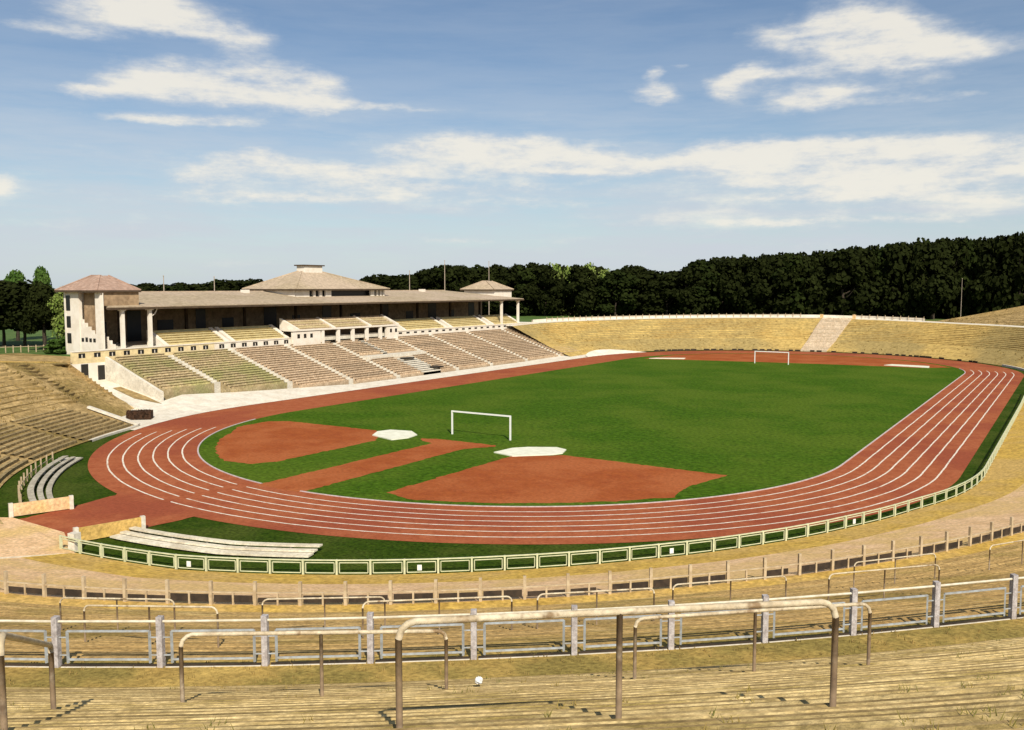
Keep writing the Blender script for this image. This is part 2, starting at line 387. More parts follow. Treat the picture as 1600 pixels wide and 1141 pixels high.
tag(sheet('cinder_area', [(-30, 50.4), (-22, 52.0), (-12, 53.8), (-4, 55.2), (8, 56.8), (24, 58), (27, 60)] + [(p[0], -p[1]) for p in arcpts(31.9, -24, -152, 20)], .005, M_cinder2),
    'red cinder half circle behind the far goal', 'cinder area')


def pad(name, pts, label):
    b = MB(); b.prism(pts, .0, .09); return tag(b.obj(name, M_pad), label, 'landing pad')


pad('landing_pad', [(-12.2, -59.0), (-13.4, -56.8), (-12.9, -55.2), (-10.4, -54.7), (-8.4, -56.3), (-8.0, -58.2), (-8.7, -60.1)], 'small white angular pad at the tip of the rounded cinder area')
pad('landing_pad', [(3.9, -60.4), (4.2, -57.6), (5.2, -56.4), (7.6, -55.0), (9.0, -55.6), (9.6, -57.4), (9.2, -58.4), (6.4, -61.1)], 'larger white angular pad at the tip of the fan shaped cinder area')
pad('landing_pad', [(17.4, 60.0), (18.4, 63.0), (25.4, 62.2), (25.8, 58.6)], 'long white pad by the far right corner of the pitch')
pad('landing_pad', [(-29, 51.2), (-28.2, 53.2), (-22.6, 56.2), (-22.0, 53.9)], 'thin white pad left of the far goal')

tag(sheet('gate_path', [(-11.2, -88.6), (-.2, -90.5), (-.6, -95.0), (-1.4, -99.3), (-3.3, -103.5), (-10.0, -103.5), (-9.6, -98.0), (-9.9, -93.6), (-10.6, -90)], .014, M_cinder),
    'red path leading off the bend out through the gate', 'path')
# sand apron in the gateway
struct(MB().poly([(-.6, -99.6, .02), (-4.0, -97.9, .02), (-10.4, -97.6, .02), (-16, -101, .10), (-14, -112, .7), (2.0, -112, .7), (1.2, -100.4, .12)]).obj('gateway_sand', M_path))

# ---- bank rings: e = distance outward of the bowl's foot, z = height
a0, a1 = SA(-165.6), SA(-167.4)
K = {}
K[1] = (tab([(a1, 4), (SA(-157), 4.5), (SA(-153.5), 7), (SA(-108), 7), (SA(-104), 8), (SA(-89.6), 8), (SA(-89), 10.7), (SY(-10), 10.7), (SY(HL), 6)]),
        tab([(a1, .8), (a0, 2.0), (SA(-152), 2.3), (SA(-108), 2.3), (SA(-103), .3), (SA(-89.6), .3), (SA(-89), 2.2), (SY(-10), 2.2), (SY(HL), 2.4), (SF(180), 2.3)]))
K[2] = (tab([(a1, 11), (SA(-157), 13), (SA(-153.5), 19), (SA(-108), 19), (SA(-104), 19), (SA(-89.6), 19), (SA(-89), 28), (SY(-20), 28), (SF(20), 15.5), (SF(180), 15.5)]),
        tab([(a1, 2.6), (a0, 5.9), (SA(-155), 6.9), (SA(-108), 7.1), (SA(-103), .7), (SA(-89.6), .7), (SA(-89), 7.1), (SY(-20), 7.1), (SF(20), 6.65), (SF(64), 7.0), (SF(85), 7.4), (SF(97), 7.6), (SF(125), 7.35), (SF(150), 7.1), (SF(168), 6.95), (SF(186), 6.6)]))
K[3] = (lambda S: K[2][0](S) + (2.0 if S < SY(0) else 3.0), lambda S: K[2][1](S) + (.2 if SA(-89) < S < SY(0) else .12))
up = tab([(SA(-89.6), 0), (SA(-89), 1), (SF(50), 1), (SF(66), .2), (SF(71), 0)])
K[4] = (lambda S: K[3][0](S) + .4 + 16.1 * up(S), lambda S: K[3][1](S) + 6.6 * up(S))
K[5] = (lambda S: K[4][0](S) + .8 + 5.2 * up(S), lambda S: K[4][1](S) + .04)
K[6] = (lambda S: K[5][0](S) + 1.5 + 12 * up(S), lambda S: 6.0 if not (SA(-108) < S < SA(-89.3)) else .9)


def ring(k, Ss, de=0.0, dz=0.0):
    if k == 0: return [bp(S, de, .08 + dz) for S in Ss]
    return [bp(S, K[k][0](S) + de, K[k][1](S) + dz) for S in Ss]


def strip(name, k0, k1, S0, S1, n, m_, step=1.5, rough=0.0, seed=1):
    SS = srange(S0, S1, step); A = ring(k0, SS); B = ring(k1, SS); rows = []
    r = np.random.default_rng(seed)
    for i in range(n + 1):
        t = i / n; row = []
        for a, b in zip(A, B):
            j = (r.random() - .5) * rough if 0 < i < n else 0
            row.append((a[0] + (b[0] - a[0]) * t, a[1] + (b[1] - a[1]) * t, a[2] + (b[2] - a[2]) * t + j))
        rows.append(row)
    m = len(SS); v = [p for row in rows for p in row]
    f = [(i * m + j + 1, i * m + j, (i + 1) * m + j, (i + 1) * m + j + 1) for i in range(n) for j in range(m - 1)]
    BK[name] = struct(MB().add(v, f).obj(name, m_, smooth=True)); return BK[name]


BK = {}
END_T = SF(6)                                   # terraces are stepped up to here, plain turf beyond
strip('bank_foot_left', 0, 1, a1, SA(-89.5), 6, M_bank, rough=.08)
strip('bank_left', 1, 2, SA(-108), SA(-89.5), 14, M_bank, rough=.22, seed=2)
strip('bank_crest_left', 2, 3, a1, SA(-89.5), 1, M_sand)
strip('bank_rear_left', 3, 6, a1, SA(-89.5), 5, M_bank, rough=.1)
strip('bank_far_foot', 0, 1, END_T, SF(186), 4, M_farbank, rough=.05, seed=3)
strip('rim_path', 2, 3, END_T, SF(186), 1, M_apron)
strip('bank_crest', 4, 5, SA(-89), SF(73), 1, M_sand)
strip('bank_rear', 5, 6, SA(-89), SF(73), 4, M_bank, rough=.2)
strip('bank_rear_far', 3, 6, SF(73), SF(186), 3, M_bank)
# near bank: turf slope, gravel path below the lower railing
SSn = srange(SA(-89), END_T, 1.3)


def estrip(name, e0, z0, e1, z1, m_, n=3, rough=.03):
    rr = np.random.default_rng(int(e0 * 10)); rows = []
    for i in range(n + 1):
        t = i / n; rows.append([])
        for S in SSn:
            k = K[1][0](S) / 10.7
            rows[-1].append(bp(S, (e0 + (e1 - e0) * t) * k, z0 + (z1 - z0) * t + ((rr.random() - .5) * rough if 0 < i < n else 0)))
    m = len(SSn)
    return struct(MB().add([p for r_ in rows for p in r_], [(i * m + j + 1, i * m + j, (i + 1) * m + j, (i + 1) * m + j + 1) for i in range(n) for j in range(m - 1)]).obj(name, m_, smooth=True))


estrip('bank_foot', 0, .08, 3.2, .62, M_sand, 4)
estrip('lower_path', 3.2, .62, 10.7, 2.2, M_path, 6)
# stepped terraces, every step its own piece
def terrace(name, k0, k1, n, S0, S1, mt_, e_in=0.0, step=1.2, jit=.03, edge=None):
    SS = srange(S0, S1, step)
    root = struct(MB().loft(ring(k0, SS, e_in, -.35), ring(k1, SS, 0, -.35)).obj(name, mt_)); root_m = root
    A = ring(k0, SS, e_in); B = ring(k1, SS)
    rr = np.random.default_rng(n)
    for i in range(n):
        t0, t1 = i / n, (i + 1) / n; low = []; mid = []; nose = []; outr = []
        ph = rr.random() * 9
        for j, (a, b, S) in enumerate(zip(A, B, SS)):
            w = jit * (math.sin(S * .37 + ph) + .6 * math.sin(S * 1.3 + 2 * ph)) * .5 + (rr.random() - .5) * jit * .6
            p = lambda t, z: (a[0] + (b[0] - a[0]) * t, a[1] + (b[1] - a[1]) * t, z)
            zt = a[2] + (b[2] - a[2]) * (t0 + .35 / n); zb = a[2] + (b[2] - a[2]) * t0
            ts = t0 + w / 8 / n
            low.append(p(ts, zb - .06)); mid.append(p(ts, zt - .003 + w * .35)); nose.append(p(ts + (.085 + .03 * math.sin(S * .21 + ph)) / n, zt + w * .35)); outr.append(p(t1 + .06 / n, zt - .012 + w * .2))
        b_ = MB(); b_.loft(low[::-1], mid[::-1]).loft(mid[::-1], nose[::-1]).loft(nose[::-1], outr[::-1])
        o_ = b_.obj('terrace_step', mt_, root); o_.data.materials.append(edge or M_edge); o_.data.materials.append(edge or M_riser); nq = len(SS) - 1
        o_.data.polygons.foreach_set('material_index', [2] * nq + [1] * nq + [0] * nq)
    return root


terrace('lower_terrace', 1, 2, 36, SA(-89), END_T, M_tread2, e_in=1.0)
terrace('upper_terrace', 3, 4, 36, SA(-89), END_T, M_tread)
strip('far_bank', 1, 2, END_T, SF(186), 22, M_farbank, rough=.07, seed=4)
strip('left_bank', 1, 2, a1, SA(-108), 26, M_bank, rough=.09, seed=2)
strip('upper_far_bank', 3, 4, END_T, SF(73), 16, M_bank, rough=.08, seed=5)
def edging(root, k0, k1, n, S0, S1, m_, h):
    SS = srange(S0, S1, 2.0); A = ring(k0, SS); B = ring(k1, SS)
    for i in range(1, n):
        t = i / n; row = [(a[0] + (b[0] - a[0]) * t, a[1] + (b[1] - a[1]) * t, a[2] + (b[2] - a[2]) * t) for a, b in zip(A, B)]
        q = MB(); up_ = [(p[0], p[1], p[2] + h + .05 * math.sin(S * .7 + i)) for p, S in zip(row, SS)]; bk = [(p[0] + (b[0] - a[0]) * .012, p[1] + (b[1] - a[1]) * .012, p[2]) for p, a, b in zip(up_, A, B)]
        q.loft([(p[0], p[1], p[2] - .2) for p in row], up_).loft(up_, bk).loft(bk, [(p[0], p[1], p[2] - .5) for p in bk]).obj('edging_row', m_, root)


M_rowa = mat('golden edging turf', (.42, .27, .075), (.30, .19, .055), .5, 8, c3=(.60, .43, .14), scale3=.12, rnd=.2, speck=(1.4, .3))
M_rowb = mat('brown edging turf', (.36, .25, .095), (.24, .165, .06), .7, 8, c3=(.40, .29, .13), scale3=.15, rnd=.15, speck=(2, .3))
edging(BK['far_bank'], 1, 2, 13, END_T, SF(178), M_rowa, .13)
edging(BK['left_bank'], 1, 2, 12, a0, SA(-112), M_rowb, .10)
edging(BK['upper_far_bank'], 3, 4, 12, END_T, SF(68), M_rowb, .12)
SS = srange(SA(-89), END_T, 1.2)
struct(MB().loft(ring(1, SS, 1.02, .0), ring(1, SS, -.05, -.01)).obj('lower_walk', M_sand))
struct(MB().loft(ring(3, SS, .05, .0), ring(2, SS, -.05, .0)).obj('middle_walk', M_walk))
# end wall of the near bank beside the gateway
v = [bp(SA(-89), e, z) for e, z in ((0, .08), (10.7, 2.2), (28, 7.1), (30, 7.3), (46.5, 13.9), (52, 13.9), (65, 6))]
struct(MB().loft([(p[0], p[1], -.02) for p in v], v).obj('bank_end_wall', M_conc))

# ---- land outside the bowl, out to the horizon
Sg = srange(0, TOT, 3.0)
inner = []
for S in Sg:
    if a1 <= S <= SF(186): e = K[6][0](S); inner.append(bp(S, e - .3, K[6][1](S) - .02))
    else: inner.append(off(S, 21.9, 5.98))
mids = []
for p in inner:
    d = math.hypot(p[0], p[1]); mids.append((p[0] * (d + 60) / d, p[1] * (d + 60) / d, 5.9))
outr = [(p[0] / math.hypot(p[0], p[1]) * 5000, p[1] / math.hypot(p[0], p[1]) * 5000, 5.0) for p in inner]
struct(MB().loft(mids, inner).loft(outr, mids).obj('ground', M_lawn))

# ---- apron and passage on the grandstand side
ys = [-70, -66, -62, -59, -56.4, -53, -50, -47.1, -41.2, -33, -24, -12, 0, 12, 27, 40, 50, 57, 62, 66]
xo = [-43.6, -46.0, -47.8, -47.5, -49.6, -50.3, -49.5, -49.1, -48.1, -47.3, -46.3, -46.2, -46.2, -46.2, -46.2, -46.6, -48.0, -50, -48.5, -44.5]
zo = [.06, .09, .22, .3, .9, 1.3, 1.2, 1.05, .85, .6, .3, .25, .25, .25, .25, .35, .5, .6, .3, .1]
xi = [-(math.sqrt(max(0, RO ** 2 - (abs(y) - HL) ** 2)) if abs(y) > HL else RO) - .02 for y in ys]
inn = [(x, y, .02) for x, y in zip(xi, ys)]; ou = [(x, y, z) for x, y, z in zip(xo, ys, zo)]
struct(MB().loft(ou, inn).obj('apron', M_apron))
struct(MB().add([(-45.6, -62.0, .12), (-46.6, -56.2, .30), (-62, -56.2, 3.0), (-62, -65.0, 3.0)], [(0, 1, 2, 3)]).obj('passage_floor', M_apron))

struct(MB().add([(-48.6, -57.4, .70), (-52.2, -57.0, 1.36), (-57.6, -57.0, 2.30), (-57.4, -58.3, 2.28), (-52.0, -58.9, 1.30)], [(0, 4, 3, 2, 1)]).obj('passage_dirt', M_bank))
struct(MB().add([(-48.6, -61.8, .5), (-62, -65, 3.0), (-62, -61.15, 3.0), (-62, -61.15, 5.98), (-62, -66.5, 5.98), (-56.5, -64.6, 5.9), (-60, -72, 6.1), (-80, -72, 5.98), (-80, -58, 5.98), (-62, -58, 5.98)],
                [(0, 1, 5), (1, 4, 5), (1, 2, 3, 4), (5, 4, 6), (4, 3, 9, 8, 7, 6)]).obj('passage_bank', M_bank))
# ------------------------------------------------------------------ grandstand
GX0, GZ0, GX1, GZ1, NROW = -46.5, .4, -61.5, 5.6, 20
AIS = [-46.6, -35.2, -23.6, -12.8, 4.2, 15.6, 28.6, 42.6, 57.6]
gs = thing('grandstand', 'long low grandstand with benches, cream parapet and tiled roof on columns', 'grandstand', (-60, 0, 0))
dx = (GX1 - GX0) / NROW; dz = (GZ1 - GZ0) / NROW
blocks = [(-56.0, AIS[0])] + list(zip(AIS[:-1], AIS[1:]))
first = {0: 6, 1: 3, 2: 1}


def steps_mesh(y0, y1, r0, r1, shift=0.0, rise=0.0):
    b = MB(); pts = []
    for r in range(r0, r1):
        x = GX0 + dx * r; z = GZ0 + dz * (r + 1) + rise
        pts += [(x, z - dz), (x, z)]
    pts.append((GX0 + dx * r1, GZ0 + dz * r1 + rise))
    prof = pts + [(pts[-1][0], -.2), (pts[0][0], -.2)]
    n = len(prof); v = [(x, y0, z) for x, z in prof] + [(x, y1, z) for x, z in prof]
    f = [tuple(range(n)), tuple(range(n, 2 * n))[::-1]] + [((i + 1) % n, i, n + i, n + (i + 1) % n) for i in range(n)]
    return b.add(v, f)


LAND = (-11.9, 4.2)  # span of the cross walk in the middle block
for bi, (y0, y1) in enumerate(blocks):
    r0 = first.get(bi, 0); ms, mb = (M_stepg, M_seatg) if bi < 2 else (M_step, M_seat)
    steps_mesh(y0 + .55, y1 - .55, r0, NROW).obj('seating_block', ms, gs)
    centre = (bi == 4)
    for r in range(r0, NROW):
        x = GX0 + dx * (r + .55); z = GZ0 + dz * (r + 1)
        if centre and 9 <= r <= 11: continue
        segs = [(y0 + .75, y1 - .75)]
        if centre and r < 9: segs = [(y0 + .75, -6.2), (-.6, y1 - .75)]
        if centre and r > 11: segs = [(y0 + .75, -6.3), (-4.7, y1 - .75)]
        for s0, s1 in segs:
            b = MB(); b.bb(x - .20, x + .16, s0, s1, z + .36, z + .42); b.bb(x - .04, x + .04, s0 + .1, s1 - .1, z - .02, z + .36)
            b.obj('bench', mb, gs)
for y in AIS:
    r0 = 6 if y < -46 else 3 if y < -35 else 1 if y < -23 else 0
    steps_mesh(y - .52, y + .52, r0, NROW, rise=.10).obj('aisle_stair', M_conc, gs)
steps_mesh(-6.1, -4.9, 12, NROW, rise=.12).obj('aisle_stair', M_conc, gs)
b = MB(); x0, x1 = GX0 + dx * 9.1, GX0 + dx * 11.9; zz = GZ0 + dz * 11.2
b.bb(x1, x0, -12.2, 3.6, zz - .7, zz + .25); b.obj('cross_walk', M_conc, gs)
b = steps_mesh(-5.9, -.9, 0, 9, rise=.16); b.obj('centre_stair', M_conc, gs)
for (yy, rr_) in ((-4.9, 7), (-2.2, 1)):
    b = MB(); x = GX0 + dx * (rr_ + .5); z = GZ0 + dz * (rr_ + 1) + .16; b.bb(x - .8, x + .8, yy, yy + 2.6, z + .05, z + .28); b.obj('hatch', M_pane, gs)
# parapet with small windows
PX = -61.55
MB().bb(PX - .30, PX - .012, -61.2, -56.0, 2.7, 5.6).obj('base_wall', M_white, gs)
for (y0, y1) in ((-61.2, -38.2), (-38.2, -22.4), (4.9, 59.0)):
    b = MB(); b.bb(PX - .35, PX, y0, y1, 5.4, 6.95); pw = b.obj('parapet_wall', M_yellow if y0 < -50 else M_white, gs)
    MB().bb(PX - .45, PX + .10, y0, y1 - .004, 6.95, 7.08).obj('coping', M_white, pw)
    y = y0 + .9
    while y < y1 - .5:
        big = y0 < 0
        w = .95 if big else 1.0; h = .62 if big else .34
        wo = MB().bb(PX - .10, PX + .012, y, y + w, 6.75 - h, 6.75).obj('window', M_pane, pw)
        if big: MB().bb(PX, PX + .03, y + .42, y + .53, 6.75 - h, 6.58).obj('mullion', M_white, pw)
        y += 2.22 if big else 2.35
for (y, z0, z1) in ((-60.0, 3.05, 5.3), (-57.6, 3.05, 5.0)):
    MB().bb(PX - .1, PX + .03, y, y + 1.0, z0, z1).obj('door', M_pane, gs)
# sloping wing wall beside the passage
pl = [(-50.0, .6), (-50.0, 2.0), (-61.9, 6.2), (-61.9, 2.6)]
b = MB(); b.add([(x, -56.5, z) for x, z in pl] + [(x, -56.05, z) for x, z in pl], [(0, 3, 2, 1), (4, 5, 6, 7), (0, 1, 5, 4), (1, 2, 6, 5), (2, 3, 7, 6), (3, 0, 4, 7)]); b.obj('wing_wall', M_conc, gs)
# upper deck, shallow blocks of yellowish benches behind the parapet
MB().bb(-76, PX - .46, -55, 59, 6.2, 6.98).obj('upper_deck', M_conc, gs)
for (y0, y1) in ((-45.5, -35.2), (-33.2, -22.6), (9.5, 22.4), (25.2, 38.2), (41.2, 51.5)):
    for sgn, yy in ((-1, y0), (1, y1)):
        pl = [(-62.6, 6.98), (-62.6, 7.15), (-66.6, 9.15), (-66.6, 6.98)]
        ya, yb = (yy - .75, yy - .05) if sgn < 0 else (yy + .05, yy + .75)
        b = MB(); b.add([(x, ya, z) for x, z in pl] + [(x, yb, z) for x, z in pl], [(0, 3, 2, 1), (4, 5, 6, 7), (0, 1, 5, 4), (1, 2, 6, 5), (2, 3, 7, 6), (3, 0, 4, 7)]); b.obj('flank_wall', M_white, gs)
    for r in range(6):
        x = -62.9 - .62 * r; z = 7.2 + .31 * r
        b = MB(); b.bb(x - .62, x, y0, y1, 6.98, z); b.bb(x - .5, x - .12, y0 + .1, y1 - .1, z + .22, z + .28); b.bb(x - .35, x - .27, y0 + .2, y1 - .2, z, z + .22); b.obj('upper_bench', M_seaty, gs)
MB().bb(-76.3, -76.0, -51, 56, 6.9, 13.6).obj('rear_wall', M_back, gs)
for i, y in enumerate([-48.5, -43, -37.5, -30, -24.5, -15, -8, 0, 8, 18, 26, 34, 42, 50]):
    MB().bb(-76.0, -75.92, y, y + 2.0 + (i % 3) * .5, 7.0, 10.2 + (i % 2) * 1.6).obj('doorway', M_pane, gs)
for y in (-47, -35, -23, -11, 1, 13, 25, 37, 49):
    MB().bb(-72.2, -71.8, y - .2, y + .2, 6.98, 13.2).obj('inner_column', M_dark, gs)
# roof: hipped slab
E0, E1, RX, RZ = -62.3, -86.5, -77.5, 14.72
YA, YB = -55.4, 53.4
ev = [(E0, YA, 12.78), (E0, YB, 12.78), (E1, YB, 12.9), (E1, YA + 14, 12.9), (RX, YA + 13.5, RZ), (RX, YB - 11, RZ)]
lo_ = [(x, y, z - .30) for x, y, z in ev[:4]]
b = MB(); b.add(ev + lo_, [(0, 1, 5, 4), (1, 2, 5), (2, 3, 4, 5), (3, 0, 4), (6, 7, 1, 0), (7, 8, 2, 1), (8, 9, 3, 2), (9, 6, 0, 3), (9, 8, 7, 6)]); rf = b.obj('roof', M_roof, gs)
MB().bb(E0 - .02, E0 + .10, YA - .05, YB + .05, 12.36, 12.66).obj('fascia', M_dark, rf)
MB().bb(RX - .16, RX + .16, YA + 13.5, YB - 11, RZ - .06, RZ + .10).obj('ridge_tiles', M_roof, rf)
for y in (-49.5, -44.0, -20, 10, 31): MB().bb(RX + 1.2, RX + 2.2, y, y + 1.2, RZ - .5, RZ + .30).obj('roof_vent', M_white, rf)
for y in (-52.7, -48.3, 44.7, 51.9):
    b = MB(); b.bb(-63.2, -62.75, y - .24, y + .24, 6.98, 12.2); c_ = b.obj('column', M_white, gs)
    MB().bb(-63.35, -62.6, y - .42, y + .42, 12.2, 12.46).obj('capital', M_white, c_)
b = MB(); b.tube([(-62.95, -47.9, 11.4), (-62.95, -47.5, 11.65), (-62.95, -47.2, 12.1), (-62.95, -47.0, 12.45)], .07, 6); b.obj('bracket', M_white, gs)
# open end wall under the roof with stepped flank
b = MB(); pl = [(-62.9, 6.98), (-62.9, 7.6), (-63.6, 7.6), (-63.6, 8.1), (-64.4, 8.1), (-64.4, 8.6), (-65.2, 8.6), (-65.2, 9.1), (-66.3, 9.1), (-66.3, 9.6), (-67.4, 9.6), (-67.4, 6.98)]
n = len(pl); b.add([(x, -54.2, z) for x, z in pl] + [(x, -53.9, z) for x, z in pl], [tuple(range(n))[::-1], tuple(range(n, 2 * n))] + [(i, (i + 1) % n, n + (i + 1) % n, n + i) for i in range(n)]); b.obj('end_wall', M_white, gs)

# central box over the lower seating
vb = thing('tribune_box', 'raised central box with white piers and yellow bench rows on the grandstand', 'tribune box', (-61, -9, 5.4))
for y in [-15.4, -11.5, -7.7, -3.9, -.1]:
    MB().bb(-61.4, -60.95, y - .3, y + .3, 5.4, 8.05).obj('pier', M_white, vb)
MB().bb(-63.0, -62.6, -16.2, 2.8, 5.4, 8.1).obj('inner_wall', M_dark, vb)
for (y0, y1) in ((-22.4, -16.0), (1.6, 4.9)):
    w = MB().bb(-61.5, -61.0, y0, y1, 5.2, 8.0).obj('side_wall', M_white, vb)
    for k in range(3 if y0 < 0 else 2):
        MB().bb(-61.05, -60.985, y0 + .9 + 1.5 * k, y0 + 1.5 + 1.5 * k, 6.9, 7.6).obj('window', M_pane, w)
MB().bb(-63.2, -60.85, -22.6, 5.1, 8.1, 8.38).obj('lintel', M_white, vb)
for (y0, y1) in ((-20.6, -12.8), (-12.2, -3.2), (-2.6, 4.6)):
    for r in range(5):
        x = -61.3 - .75 * r; z = 8.44 + .34 * r
        b = MB(); b.bb(x - .73, x, y0, y1, 8.0, z); b.bb(x - .6, x - .2, y0 + .1, y1 - .1, z + .14, z + .2); b.obj('bench', M_seaty if r % 2 else M_seat, vb)
for y in (-21.2, -12.5, -2.9, 5.0):
    pl = [(-61.0, 8.1), (-61.0, 8.5), (-65.2, 10.2), (-65.2, 8.1)]
    b = MB(); b.add([(x, y - .25, z) for x, z in pl] + [(x, y + .25, z) for x, z in pl], [(0, 3, 2, 1), (4, 5, 6, 7), (0, 1, 5, 4), (1, 2, 6, 5), (2, 3, 7, 6), (3, 0, 4, 7)]); b.obj('flank_wall', M_white, vb)


def hip(parent, x0, x1, y0, y1, z, rx0, rx1, ry0, ry1, rz, m_):
    v = [(x0, y0, z), (x1, y0, z), (x1, y1, z), (x0, y1, z)]; t = [(rx0, ry0, rz), (rx1, ry0, rz), (rx1, ry1, rz), (rx0, ry1, rz)]
    b = MB(); b.hexa(v, t); r = b.obj('roof', m_, parent)
    MB().bb(x0 - .02, x1 + .02, y0 - .02, y1 + .02, z - .3, z - .005).obj('eaves', M_dark, r)
    for a_, b_ in zip(v, t): MB().beam((a_[0], a_[1], a_[2] + .04), (b_[0], b_[1], b_[2] + .04), .28, .14).obj('hip_tiles', m_, r)
    MB().beam((t[0][0], t[0][1], rz + .04), (t[3][0], t[3][1], rz + .04), .28, .14).obj('ridge_tiles', m_, r); return r


pv = thing('pavilion', 'wide hipped roof pavilion with a roof lantern rising behind mid grandstand', 'pavilion', (-80, 3, 12.5))
r_ = hip(pv, -83, -69, -13.8, 12.2, 15.15, -76.6, -75.4, -6.0, -.6, 18.45, M_roof)
b = MB(); b.bb(-77.0, -75.0, -5.6, -.8, 18.2, 19.5); la = b.obj('roof_lantern', M_white, r_)
MB().bb(-77.3, -74.7, -6.0, -.4, 19.5, 19.72).obj('lantern_roof', M_dark, r_)
MB().bb(-82.2, -81.9, -13.0, 11.4, 12, 14.84).obj('rear_wall', M_white, pv)
for (y0, y1) in ((-12.9, -9.6), (-8.6, -8.0), (-7.0, -6.3), (-5.4, -3.9), (7.3, 8.4), (9.1, 9.6), (10.2, 10.6), (11.0, 11.5)):
    MB().bb(-70.2, -69.8, y0, y1, 12.5, 14.84).obj('pier', M_white, pv)
MB().bb(-71.0, -70.7, -12.8, 11.3, 12.5, 14.84).obj('glazing', M_pane, pv)
MB().bb(-81.9, -70.0, -13.1, -12.9, 12.5, 14.84).obj('side_wall', M_white, pv)
pr = thing('pavilion', 'small hipped roof pavilion above the far end of the grandstand', 'pavilion', (-72, 52, 12.5))
hip(pr, -77, -67, 48, 56.5, 14.95, -72.6, -71.4, 51.2, 53.4, 16.95, M_roof)
MB().bb(-76.2, -67.35, 48.6, 56.0, 12.5, 14.64).obj('wall', M_white, pr)
pf = thing('pavilion', 'tall end pavilion with pinkish roof and dark stair opening beside green trees', 'pavilion', (-69, -52, 6))
hip(pf, -72.9, -63.2, -56.3, -49.4, 15.05, -68.6, -66.8, -53.4, -52.0, 17.1, M_roofp)
for (x0, x1, y0, y1, nm) in ((-70.3, -68.5, -55.6, -55.1, 'pier'), (-64.7, -63.5, -55.6, -55.1, 'pier'), (-63.9, -63.5, -55.1, -49.6, 'front_wall'), (-72.0, -71.6, -55.6, -50.0, 'rear_wall')):
    z0 = 12.9 if nm == 'front_wall' else 5.9
    MB().bb(x0, x1, y0, y1, z0, 14.75).obj(nm, M_back if nm == 'front_wall' else M_white, pf)  # front wall gets a darker colour to stand for the eave's shadow
MB().bb(-72.0, -70.3, -55.55, -55.15, 5.9, 14.75).obj('side_wall', M_white, pf)
for (z0, z1) in ((12.2, 14.3), (9.8, 11.4), (7.6, 9.0)): MB().bb(-71.5, -70.6, -55.62, -55.5, z0, z1).obj('window', M_pane, pf)
pl = [(-64.7, 5.9), (-64.7, 9.0), (-65.5, 9.0), (-65.5, 9.5), (-66.3, 9.5), (-66.3, 10.0), (-67.1, 10.0), (-67.1, 10.5), (-67.9, 10.5), (-67.9, 11.0), (-68.5, 11.0), (-68.5, 5.9)]
n = len(pl); b = MB(); b.add([(x, -55.5, z) for x, z in pl] + [(x, -55.2, z) for x, z in pl], [tuple(range(n))[::-1], tuple(range(n, 2 * n))] + [(i, (i + 1) % n, n + (i + 1) % n, n + i) for i in range(n)]); b.obj('stair_wall', M_white, pf)
for k in range(4): MB().bb(-68.2 + .9 * k, -67.7 + .9 * k, -55.56, -55.48, 7.9, 8.4 if k != 1 else 8.5).obj('window', M_pane, pf)
MB().bb(-68.6, -64.6, -54.75, -54.6, 6, 14.7).obj('inner_wall', M_back, pf)
b = MB(); b.tube([(-63.3, -55.3, 14.8), (-63.3, -55.3, 6.2)], .06, 6); b.obj('downpipe', M_white, pf)

# ------------------------------------------------------------------ goals
def goal(y, x0, x1, label, back):
    t = thing('football_goal', label, 'goal', ((x0 + x1) / 2, y, 0))
    for x in (x0, x1): MB().bb(x - .07, x + .07, y - .07, y + .07, -.02, 2.38).obj('post', M_plate, t)
    MB().bb(x0 - .07, x1 + .07, y - .07, y + .07, 2.38, 2.52).obj('crossbar', M_plate, t)


goal(-53.7, -5.75, 1.5, 'nearer white football goal in front of the T ended runway', -1)
goal(51.6, -5.9, .9, 'farther white football goal below the far bank', 1)

# ------------------------------------------------------------------ railings
def at_e(S, e, z): return Vector(bp(S, e, z))


def walk_S(S, step, s_extra):
    """next S so that the chord along the ring at that offset is `step`"""
    p = Vector(off(S, SB(S) + s_extra)); q = S
    while (Vector(off(q, SB(q) + s_extra)) - p).length < step: q += .02
    return q


# pitch-side railing: post, rail and framed panel pieces
f1 = thing('pitch_railing', 'cream railing of framed panels along the turf verge around the near bend', 'railing', bp(SA(-60), 0, 0))
S = SA(-90.5); pts = []
while S < SY(20): pts.append(S); S = walk_S(S, 1.80, 0)
for i, S in enumerate(pts):
    p = at_e(S, 0, .04); c, n_, _ = frame(S); rz = math.atan2(n_[1], n_[0])
    MB().box((p.x, p.y, p.z + .42), (.10, .10, .92), rz).obj('post', M_fence, f1)
    if i + 1 < len(pts):
        q = at_e(pts[i + 1], 0, .04); d = (q - p).normalized(); u = Vector((0, 0, 1))
        MB().beam(p + u * .84, q + u * .84, .07, .06).obj('top_rail', M_fence, f1)
        a_, b_ = p + d * .14, q - d * .14
        fr = MB(); fr.beam(a_ + u * .70, b_ + u * .70, .035, .045).beam(a_ + u * .14, b_ + u * .14, .035, .045).beam(a_ + u * .14, a_ + u * .70, .035, .045).beam(b_ + u * .14, b_ + u * .70, .035, .045)
        fr.obj('panel_frame', M_fence, f1)
for (idx, lab) in ((5, 'white number plate hung low on the railing left of the benches end'), (12, 'pale number plate on the railing below the fan shaped cinder'), (20, 'white number plate on the railing middle of the bend'), (28, 'small white plate on the railing near the right hand bend')):
    p = at_e(pts[idx], .06, 0); q = at_e(pts[idx + 1], .06, 0); c_ = p.lerp(q, .45); d = (q - p).normalized()
    tag(MB().box((c_.x, c_.y, .44), (.24, .03, .30), math.atan2(d.y, d.x)).obj('number_plate', M_plate), lab, 'sign')
